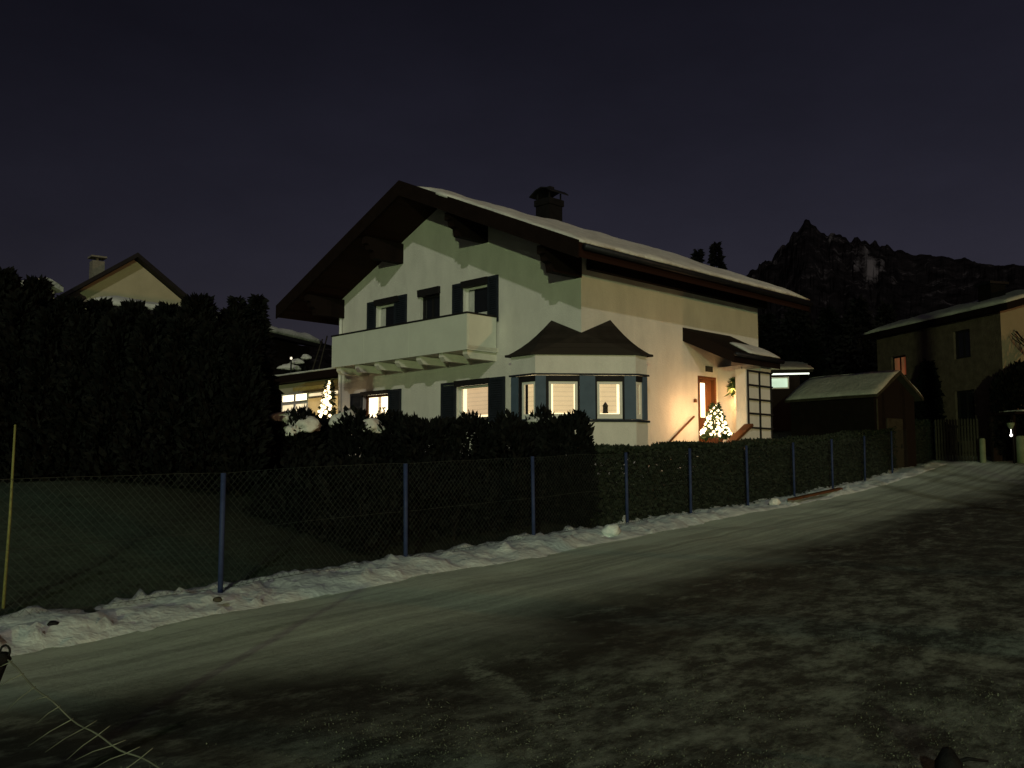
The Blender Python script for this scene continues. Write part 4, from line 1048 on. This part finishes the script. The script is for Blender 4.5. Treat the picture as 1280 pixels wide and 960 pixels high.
# snow mound with a small lamp, poles with snow beside the conservatory
q = at(370, 452, 37.5); zq = gz(q.x, q.y)
blob_bush(q.x, q.y, zq, 0.9, 0.6, q.z - zq, 2600, 61, 0.10, 'tall dark bush bent under a big clump of snow above the conservatory roof', 'needles_dark', snow=[(-0.2, -0.30, q.z - zq - 0.22, 0.42, 0.22, 0.13), (0.12, -0.34, q.z - zq - 0.02, 0.26, 0.2, 0.10), (0.45, -0.28, q.z - zq + 0.16, 0.2, 0.18, 0.10)])
q = at(364, 448, 36.4); ly, lz = q.y, gz(q.x, q.y)
gl = empty('garden_lamp', (q.x, q.y, lz)); tag(gl, 'tiny lit garden lamp on a slim pole in front of the snowy bush', 'lamp')
MB().tube([(0, 0, -0.1), (0, 0, q.z - lz - 0.06)], 0.03, 8).build('pole', M['metal_dark'], gl, True)
MB().lathe([(0.01, -0.05), (0.045, -0.02), (0.05, 0.02), (0.01, 0.06)], (0, 0, q.z - lz), 10).build('globe', emit('small_lamp', (1.0, 0.85, 0.65), 1.2), gl, True)
for i, (xa, ya, xb, yb, lab) in enumerate(((403, 424, 392, 458, 'snow dusted pole leaning by the conservatory, the left one of two'), (409, 420, 399, 460, 'snow dusted pole leaning by the conservatory, the right one of two'))):
    t1 = at(xa, ya, 37.5); b1 = at(xb, yb, 37.0); d1 = (b1 - t1).normalized(); zb = gz(b1.x, b1.y); b2 = b1 + d1 * ((b1.z - zb) / -d1.z)
    o = MB().tube([t1 - b2, Vector((0, 0, 0))], 0.028, 8).build('leaning_pole', M['gray_wood'], None, True); o.location = b2; tag(o, lab, 'pole')

# ------------------------------------------------------------------ right side: trees, shed, lit garage, house, gate
def spruce(px, ty, Y, r, seed, label, n=5000, size=0.16, zb=None):
    x = px_x(px, Y); z = gz(x, Y) if zb is None else zb; h = EYE + (592 - ty) / 1200 * Y - z
    return conifer(x, Y, h, r, n, seed, size, label, 'dark spruces behind the houses', 'needles_dark', False, z, 'spruce')
spruce(900, 301, 62, 1.9, 200, 'tall spruce whose pointed top rises above the right end of the house roof')
spruce(876, 309, 60, 1.5, 201, 'slim spruce tip just left of the taller one above the house roof')
for i, (px, ty, Y, r) in enumerate(((962, 392, 52, 2.4), (1000, 378, 50, 2.8), (1040, 385, 56, 2.9), (1078, 372, 54, 2.8), (1112, 380, 60, 2.6), (940, 402, 46, 1.9))):
    spruce(px, ty, Y, r, 210 + i, 'dark spruce in the group standing between the two houses')
spruce(1163, 452, 38.5, 1.0, 230, 'slim dark conifer beside the picket gate in front of the right house', 5000, 0.10)

# lit garage behind
p_ = at(985, 462, 41); q = at(1012, 470, 40)
gz0 = gz(p_.x, p_.y); ga = empty('garage', (p_.x - 2.0, p_.y, gz0), R(-12)); tag(ga, 'low garage with a snowy roof and a cold white lit window behind the porch', 'garage')
hh = p_.z - gz0
MB().box(-0.6, 2.4, 0, 4, 0, hh - 0.25).build('wall', M['shed_wood'], ga)
grf = MB().prism([(-0.5, hh - 0.10), (4.6, hh + 0.75), (4.6, hh + 0.6), (-0.5, hh - 0.22)], 'x', -1.2, 2.9).build('roof', M['frame_dark'], ga)
snow_layer(-1.2, 2.9, -0.5, 4.5, lambda x, y: hh - 0.10 + 0.1667 * (y + 0.5), 0.12, 'snow_layer', grf, step=0.25, seed=4)
f_ = MB().box(-0.5, 1.95, -0.05, -0.005, hh - 0.86, hh - 0.36).build('window', M['white_trim'], ga)
MB().box(-0.44, 1.89, -0.062, -0.052, hh - 0.80, hh - 0.42).build('pane', M['cold_lit'], f_)
tl = MB().box(-0.6, 2.75, -0.46, -0.40, hh - 0.30, hh - 0.24).build('strip_light', emit('strip_light', (0.92, 1.0, 0.85), 1.6), ga)

# garden shed
s0 = at(1097, 492, 31.5); z0s = gz(s0.x, s0.y) - 0.1
dl = Vector((-0.63, 0.776, 0))
rzs = math.atan2(0.63, 0.776)          # local -? : y axis runs along the eave away from the camera
shed = empty('garden_shed', (s0.x, s0.y, z0s), rzs); tag(shed, 'dark timber garden shed with a snowy pitched roof behind the fence', 'shed')
ev = s0.z - z0s
SW, SD, SR = 3.0, 3.6, 0.86
MB().prism([(0.2, 0), (SW - 0.2, 0), (SW - 0.2, ev + 0.02), (SW / 2, ev + SR - 0.14), (0.2, ev + 0.02)], 'y', 0.25, SD - 0.1).build('wall', M['shed_wood'], shed)
srf = MB().prism([(0, ev), (SW / 2, ev + SR), (SW, ev), (SW, ev - 0.10), (SW / 2, ev + SR - 0.12), (0, ev - 0.10)], 'y', 0, SD).build('roof', M['gray_wood'], shed)
snow_layer(-0.02, SW / 2 - 0.02, 0.02, SD - 0.02, lambda x, y: ev + SR * x / (SW / 2), 0.10, 'snow_layer', srf, step=0.2, edge=0.05, seed=5)
snow_layer(SW + 0.02, SW / 2 + 0.02, 0.02, SD - 0.02, lambda x, y: ev + SR * (SW - x) / (SW / 2), 0.09, 'snow_layer', srf, step=0.2, edge=0.05, seed=7)
MB().tube([(0.14, 0.12, ev - 0.15), (0.14, 0.12, 0.0)], 0.035, 8).build('downpipe', M['gray_wood'], shed, True)
dS = MB().box(0.9, 1.9, 0.21, 0.248, 0.05, 1.95).build('door', M['gray_wood'], shed); MB().box(1.75, 1.8, 0.18, 0.208, 0.95, 1.1).build('handle', M['metal_dark'], dS)

# right house, its long wall running away from the lane
rhc = Vector((18.0, 35.0, 0)); rhz = gz(18.0, 35.0) - 0.2
rh = empty('farmhouse', (rhc.x, rhc.y, rhz), R(15)); tag(rh, 'dark rough plastered house on the right with a snowy roof and a red lit window', 'house')
# local: x to the right (gable side), y away; wall y=0 is the near gable, x=0 the long wall
EVZ = 5.6; RL = 7.3; RWd = 8.0
def rwall(poly, holes, axis, depth): return wall_panel(poly, holes, depth, axis)
rw = MB()
RH = [(1.6, 2.5, 4.1, 5.2), (5.4, 6.35, 3.75, 4.65), (1.5, 2.55, 0.9, 2.85)]
def P3(s, z, d=0.0): return (d, s, z)
p = wall_panel([(0, 0), (RL, 0), (RL, EVZ), (0, EVZ)], RH, -0.16, 'y')
rw.add(p.v, p.f)
rw.add([(RWd, 0, 0), (RWd, RL, 0), (RWd, RL, EVZ), (RWd, 0, EVZ)], [(0, 1, 2, 3)])
rw.add([(0, RL, 0), (RWd, RL, 0), (RWd, RL, EVZ), (RWd / 2, RL, EVZ + 1.1), (0, RL, EVZ)], [(0, 1, 2, 3, 4)])
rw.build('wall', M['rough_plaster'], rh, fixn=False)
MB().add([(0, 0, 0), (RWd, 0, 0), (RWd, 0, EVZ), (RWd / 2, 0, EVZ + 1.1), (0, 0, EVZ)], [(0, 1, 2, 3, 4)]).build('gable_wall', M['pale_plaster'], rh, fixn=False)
sl = 1.1 / (RWd / 2); eo = 0.5
rrf = MB().prism([(-eo, EVZ - sl * eo + 0.3), (RWd / 2, EVZ + 1.4), (RWd + eo, EVZ - sl * eo + 0.3), (RWd + eo, EVZ - sl * eo + 0.05), (RWd / 2, EVZ + 1.12), (-eo, EVZ - sl * eo + 0.05)], 'y', -0.9, RL + 0.35).build('roof', M['dark_wood'], rh)
snow_layer(-eo - 0.03, RWd / 2 - 0.05, -0.9, RL + 0.33, lambda x, y: EVZ + 0.3 + sl * x, 0.20, 'snow_layer', rrf, step=0.3, seed=12)
snow_layer(RWd + eo + 0.03, RWd / 2 + 0.05, -0.9, RL + 0.33, lambda x, y: EVZ + 0.3 + sl * (RWd - x), 0.20, 'snow_layer', rrf, step=0.4, seed=13)
rc = MB().box(1.6, 2.3, 2.2, 2.9, EVZ + 0.4, EVZ + 1.55).build('chimney', M['brick_dark'], rh)
MB().box(1.5, 2.4, 2.1, 3.0, EVZ + 1.553, EVZ + 1.65).build('chimney_cap', M['metal_dark'], rc)
for i, (s0_, s1_, za, zb) in enumerate(RH):
    mb = MB(); fw = 0.07; xx = 0.10
    mb.box(xx, xx + 0.05, s0_, s0_ + fw, za, zb).box(xx, xx + 0.05, s1_ - fw, s1_, za, zb).box(xx, xx + 0.05, s0_ + fw, s1_ - fw, za, za + fw).box(xx, xx + 0.05, s0_ + fw, s1_ - fw, zb - fw, zb)
    mb.box(xx + 0.002, xx + 0.048, (s0_ + s1_) / 2 - 0.04, (s0_ + s1_) / 2 + 0.04, za + fw, zb - fw)
    f_ = mb.build('door' if i == 2 else 'window', M['frame_dark'], rh)
    MB().box(xx + 0.02, xx + 0.03, s0_ + fw, s1_ - fw, za + fw, zb - fw).build('pane', M['red_lit'] if i == 1 else M['glass_dark'], f_)
# porch ledge and dark entry at the right edge
# leafless tree in front of the near gable
def bare_tree(x, y, h, seed, label):
    rd = random.Random(seed); o = empty('bare_tree', (x, y, gz(x, y))); tag(o, label, 'tree'); tr_ = MB(); tw_ = MB()
    def grow(p_, d, ln, r, dep, mb):
        q_ = p_ + d * ln; mid = p_.lerp(q_, 0.5) + Vector((rd.uniform(-1, 1), rd.uniform(-1, 1), 0)) * ln * 0.05
        mb.tube([p_, mid, q_], [r, r * 0.85, r * 0.7], 6)
        if dep == 0: return
        for k in range(3 if dep > 1 else 2):
            nd = (d + Vector((rd.uniform(-1, 1), rd.uniform(-1, 1), rd.uniform(-0.1, 0.7))) * 0.75).normalized()
            grow(q_, nd, ln * rd.uniform(0.6, 0.8), r * 0.62, dep - 1, tw_)
    grow(Vector((0, 0, -0.1)), Vector((0.05, 0, 1)).normalized(), h * 0.34, h * 0.022, 4, tr_)
    tr_.build('trunk', M['bark'], o, True); tw_.build('crown', M['bark'], o, True)
bare_tree(18.4, 32.6, 5.6, 5, 'leafless tree casting thin shadows on the pale gable at the right edge')

# picket gate and its pale posts
def picket(p0, p1, h, label, n):
    o = empty('picket_fence', p0); tag(o, label, 'fence'); d = (p1 - p0)
    rail = MB(); 
    for hh_ in (0.3, h - 0.3): rail.bar((0, 0, hh_), (d.x, d.y, d.z + hh_), 0.04, 0.08)
    rail.build('rail', M['gray_wood'], o)
    nrm = Vector((d.y, -d.x, 0)).normalized() * 0.035
    for k in range(n):
        q_ = d * (k / (n - 1)) + nrm
        MB().prism([(-0.035, 0.02), (0.035, 0.02), (0.035, h - 0.06), (0, h), (-0.035, h - 0.06)], 'y', -0.011, 0.011).build('picket', M['gray_wood'], o).location = q_ + Vector((0, 0, random.uniform(-0.02, 0.02)))
ga_, gb_ = at(1172, 577, 35.6), at(1224, 575, 34.2)
ga_.z = gz(ga_.x, ga_.y); gb_.z = gz(gb_.x, gb_.y)
picket(ga_, gb_, 1.55, 'weathered picket fence in front of the right house at the end of the lane', 15)
for px, Y, h, r, lab in ((1227, 33.8, 0.85, 0.10, 'pale slim gate post at the right end of the picket fence'), (1275, 33.0, 0.92, 0.15, 'thick pale gate post at the right edge below the small lit lamp')):
    x = px_x(px, Y); o = MB().lathe([(r, -0.1), (r, h - 0.05), (r * 0.8, h), (0.02, h + 0.01)], (0, 0, 0), 14).build('gate_post', M['post_pale'], None, True)
    o.location = (x, Y, gz(x, Y)); tag(o, lab, 'gate post')
# lantern with a lit bulb between the posts
q = at(1264, 544, 32.6); zq = gz(q.x, q.y)
ln = empty('gate_lantern', (q.x, q.y, zq)); tag(ln, 'slim gate lantern with a pale shade over a tiny lit bulb', 'lantern')
MB().tube([(0.1, 0.05, -0.1), (0.1, 0.05, q.z - zq + 0.5), (0.0, 0, q.z - zq + 0.52), (0.0, 0, q.z - zq + 0.43)], 0.016, 8).build('pole', M['metal_dark'], ln, True)
MB().lathe([(0.13, 0.42), (0.12, 0.34), (0.06, 0.24), (0.02, 0.20)], (0, 0, q.z - zq), 14).build('lamp_shade', M['post_pale'], ln, True)
MB().lathe([(0.01, -0.05), (0.045, -0.02), (0.045, 0.02), (0.015, 0.05), (0.01, 0.2)], (0, 0, q.z - zq), 10).build('bulb', emit('gate_bulb', (1.0, 0.95, 0.85), 4.0), ln, True)
# dark wood store with snow on its canopy at the right edge
q = at(1272, 463, 34.0); zq = gz(q.x, q.y)
blob_bush(q.x, q.y, zq, 0.95, 0.35, q.z - zq, 7000, 90, 0.10, 'tall dark bush in front of the pale gable at the right edge', 'needles_dark')
q = at(1290, 515, 33.3); zq = gz(q.x, q.y)
ws = empty('wood_store', (q.x, q.y, zq), R(15)); tag(ws, 'dark open wood store with a line of snow on its canopy', 'shed')
hh = q.z - zq
for sx in (-0.8, 1.6): MB().box(sx - 0.05, sx + 0.05, -0.05, 0.05, -0.1, hh - 0.1).build('post', M['dark_wood'], ws)
MB().box(-0.9, 1.7, 0.9, 1.0, -0.1, hh - 0.1).build('back_panel', M['shed_wood'], ws)
wrf = MB().box(-0.95, 1.8, -0.25, 1.1, hh - 0.1, hh).build('roof', M['dark_wood'], ws)
snow_layer(-0.6, 1.78, -0.25, 1.05, lambda x, y: hh, 0.09, 'snow_layer', wrf, step=0.15, edge=0.05, seed=21)

# ------------------------------------------------------------------ small things by the lane
# leaning stake at the left edge
b_ = at(3, 771, 9.4); t_ = at(19, 531, 9.7); zb = gz(b_.x, b_.y)
o = MB().tube([(0, 0, -0.1), tuple((t_ - Vector((b_.x, b_.y, zb))) * 0.5 + Vector((0.01, 0, 0))), tuple(t_ - Vector((b_.x, b_.y, zb)))], [0.016, 0.014, 0.011], 8).build('marker_stake', M['stake'], None, True)
o.location = (b_.x, b_.y, zb); tag(o, 'thin yellowish snow marker stake leaning in the snow at the left edge', 'stake')
# sagging old wire fence in the near left corner
wf = empty('wire_fence', (-2.16, 4.05, gz(-2.16, 4.05))); tag(wf, 'old sagging wire fence with loose strands in the near left corner', 'fence')
def wr(p_): return tuple(Vector(p_) - wf.location)
P0 = at(6, 822, 4.05); P9 = at(205, 962, 3.55)
zg = wf.location.z
MB().tube([wr((P0.x - 0.42, P0.y + 0.1, zg - 0.2)), wr((P0.x - 0.03, P0.y, P0.z - 0.02))], [0.045, 0.04], 10).lathe([(0.03, 0), (0.045, 0.02), (0.03, 0.05)], wr((P0.x - 0.02, P0.y, P0.z - 0.03)), 10).build('post', M['black'], wf, True)
ringv = [wr(P0 + Vector((0.02 * math.cos(t), 0, 0.025 + 0.025 * math.sin(t)))) for t in np.linspace(0, 6.28, 14)]
MB().tube(ringv, 0.005, 6, False).build('eyelet', M['black'], wf, True)
tw = MB(); pts = []
for k in range(25):
    t = k / 24; p_ = P0.lerp(P9, t); p_.z -= 0.05 * math.sin(math.pi * t) - 0.006 * math.sin(t * 23); pts.append(p_)
pts += [P9 + Vector((0.35, -0.25, -0.3)), P9 + Vector((0.6, -0.4, P9.z * -0.9))]
tw.tube([wr(p_) for p_ in pts], 0.0036, 6); tw.build('top_wire', M['wire_fg'], wf, True)
sb = MB(); rd = random.Random(3)
for k in range(11):
    i = 1 + k * 2; p_ = pts[i] if i < 25 else pts[24]
    up_ = 0.055 if k > 5 else 0.01
    ln_ = rd.uniform(0.07, 0.20)
    d = Vector((-0.75, 0.05, -0.45 + rd.uniform(-0.2, 0.2))).normalized()
    a_ = p_ - d * up_; m_ = p_ + d * ln_ * 0.5 + Vector((0, 0, 0.006)); e2 = p_ + d * ln_
    sb.tube([wr(a_), wr(p_ + Vector((0, -0.006, 0))), wr(m_), wr(e2)], [0.0015, 0.0026, 0.0024, 0.001], 5)
sb.build('loose_strand', M['wire_fg'], wf, True)
# stump post with a twig bottom right
q = at(1185, 935, 4.6); zq = gz(q.x, q.y)
sp_ = empty('broken_post', (q.x, q.y, zq)); tag(sp_, 'short black broken post with a twig at the bottom right edge', 'post')
MB().tube([(0, 0, -0.2), (0.0, 0, (q.z - zq) * 0.6), (-0.005, 0, q.z - zq)], [0.075, 0.06, 0.022], 9).build('stub', M['black'], sp_, True)
MB().tube([(0.0, 0, (q.z - zq) * 0.5), (0.08, -0.02, (q.z - zq) * 0.72), (0.17, -0.03, (q.z - zq) * 0.66)], [0.012, 0.010, 0.006], 6).build('twig', M['black'], sp_, True)
# plank lying at the fence foot
a_, b_ = at(988, 618, 22.4), at(1050, 607, 25.6)
for v_ in (a_, b_): v_.z = gz(v_.x, v_.y) + 0.14
o = MB().bar(Vector((0, 0, 0)), b_ - a_, 0.14, 0.05).build('plank', M['brown_wood'], None); o.location = a_; tag(o, 'reddish brown plank lying on the snow at the foot of the fence', 'plank')
def lump(px, py, Y, r, m, name, lab, cat, sq=0.7, seed=0):
    p_ = at(px, py, Y); bm = bmesh.new(); bmesh.ops.create_icosphere(bm, subdivisions=3, radius=r)
    for v_ in bm.verts:
        k = 1 + 0.3 * mnoise.noise(v_.co / r * 1.4 + Vector((seed, 0, 0))) + 0.12 * mnoise.noise(v_.co / r * 4); v_.co = v_.co * k; v_.co.z *= sq
    me = bpy.data.meshes.new(name); bm.to_mesh(me); bm.free(); me.materials.append(m); me.polygons.foreach_set('use_smooth', [True] * len(me.polygons))
    o_ = link(bpy.data.objects.new(name, me)); o_.location = (p_.x, p_.y, gz(p_.x, p_.y) + 0.12); tag(o_, lab, cat)
lump(968, 624, 22.0, 0.12, M['snow'], 'snow_lump', 'round snow lump beside the plank at the fence foot', 'snow lump', 0.9, 2)
lump(764, 664, 16.0, 0.15, M['snow_dirty'], 'snow_lump', 'snow lump just left of a blue post below the bay window', 'snow lump', 0.7, 5)
lump(272, 751, 9.6, 0.045, M['gray_wood'], 'clod', 'small brown clod of earth on the snow bank near a blue post', 'clod', 0.6, 7)
lump(66, 789, 8.6, 0.05, M['black'], 'clod', 'small dark clod on the snow bank near the leaning stake', 'clod', 0.5, 9)

# pines added out of view to block moonlight on shed and right house
for i, (x, y, h, r) in enumerate(((8.1, 0.5, 27.5, 1.9), (11.0, -1.0, 28.5, 2.2), (14.2, 0.8, 28.0, 2.3), (17.4, -0.8, 29.0, 2.4), (20.6, 0.4, 28.0, 2.4), (9.6, -3.5, 29.5, 1.8), (15.6, -4.0, 30.0, 2.4))):
    z = gz(x, y); o = empty('shade_pine', (x, y, z)); tag(o, 'tall bare-trunked tree added out of view to shade the right house', 'tree', 'added shade pines right of the camera')
    MB().tube([(0, 0, -0.2), (0, 0, h * 0.5), (0, 0, h * 0.95)], [0.17, 0.12, 0.03], 10).build('trunk', M['bark'], o, True)
    rs = np.random.default_rng(300 + i); n = 4200
    t = rs.uniform(0, 1, n); ang = rs.uniform(0, 6.28, n); rad = r * (1 - t) ** 0.5 * rs.uniform(0.1, 1, n) ** 0.5
    v, f = sprays(np.stack([rad * np.cos(ang), rad * np.sin(ang), 16.6 + t * (h - 16.6)], 1), np.stack([np.cos(ang), np.sin(ang), 0 * ang + 0.1], 1), 0.28, rs); np_mesh('crown', v, f, M['needles_dark'], o)

def frosted_grass():
    rs = np.random.default_rng(55); pts = []
    while len(pts) < 22000:
        y = 4.6 + 13 * rs.uniform() ** 1.8; x = rs.uniform(-0.62, 0.62) * y
        a, c = ac(x, y)
        if c > 4.8: continue
        k = mnoise.fractal((x * 0.8, y * 0.8, 6), 0.7, 2.1, 4)
        if k < -0.05 + 0.5 * max(0, (c - 3.2) / 1.6) + 0.6 * max(0, (a - 8) / 5) + 0.35 * rs.uniform(-1, 1): continue
        pts.append((x, y, gz(x, y)))
    P_ = np.array(pts)
    v, f = sprays(P_, np.tile(np.array([[0.1, 0.0, 0.35]]), (len(P_), 1)), 0.0055, rs, 1.7, 0.9)
    o = np_mesh('frosted_grass', v, f, leaf_mat('frosted_blades', (0.10, 0.115, 0.085), 0.6), None)
    tag(o, 'short frosted grass and ice crumbs on the dark ground near the camera', 'grass', kind='stuff')
frosted_grass()
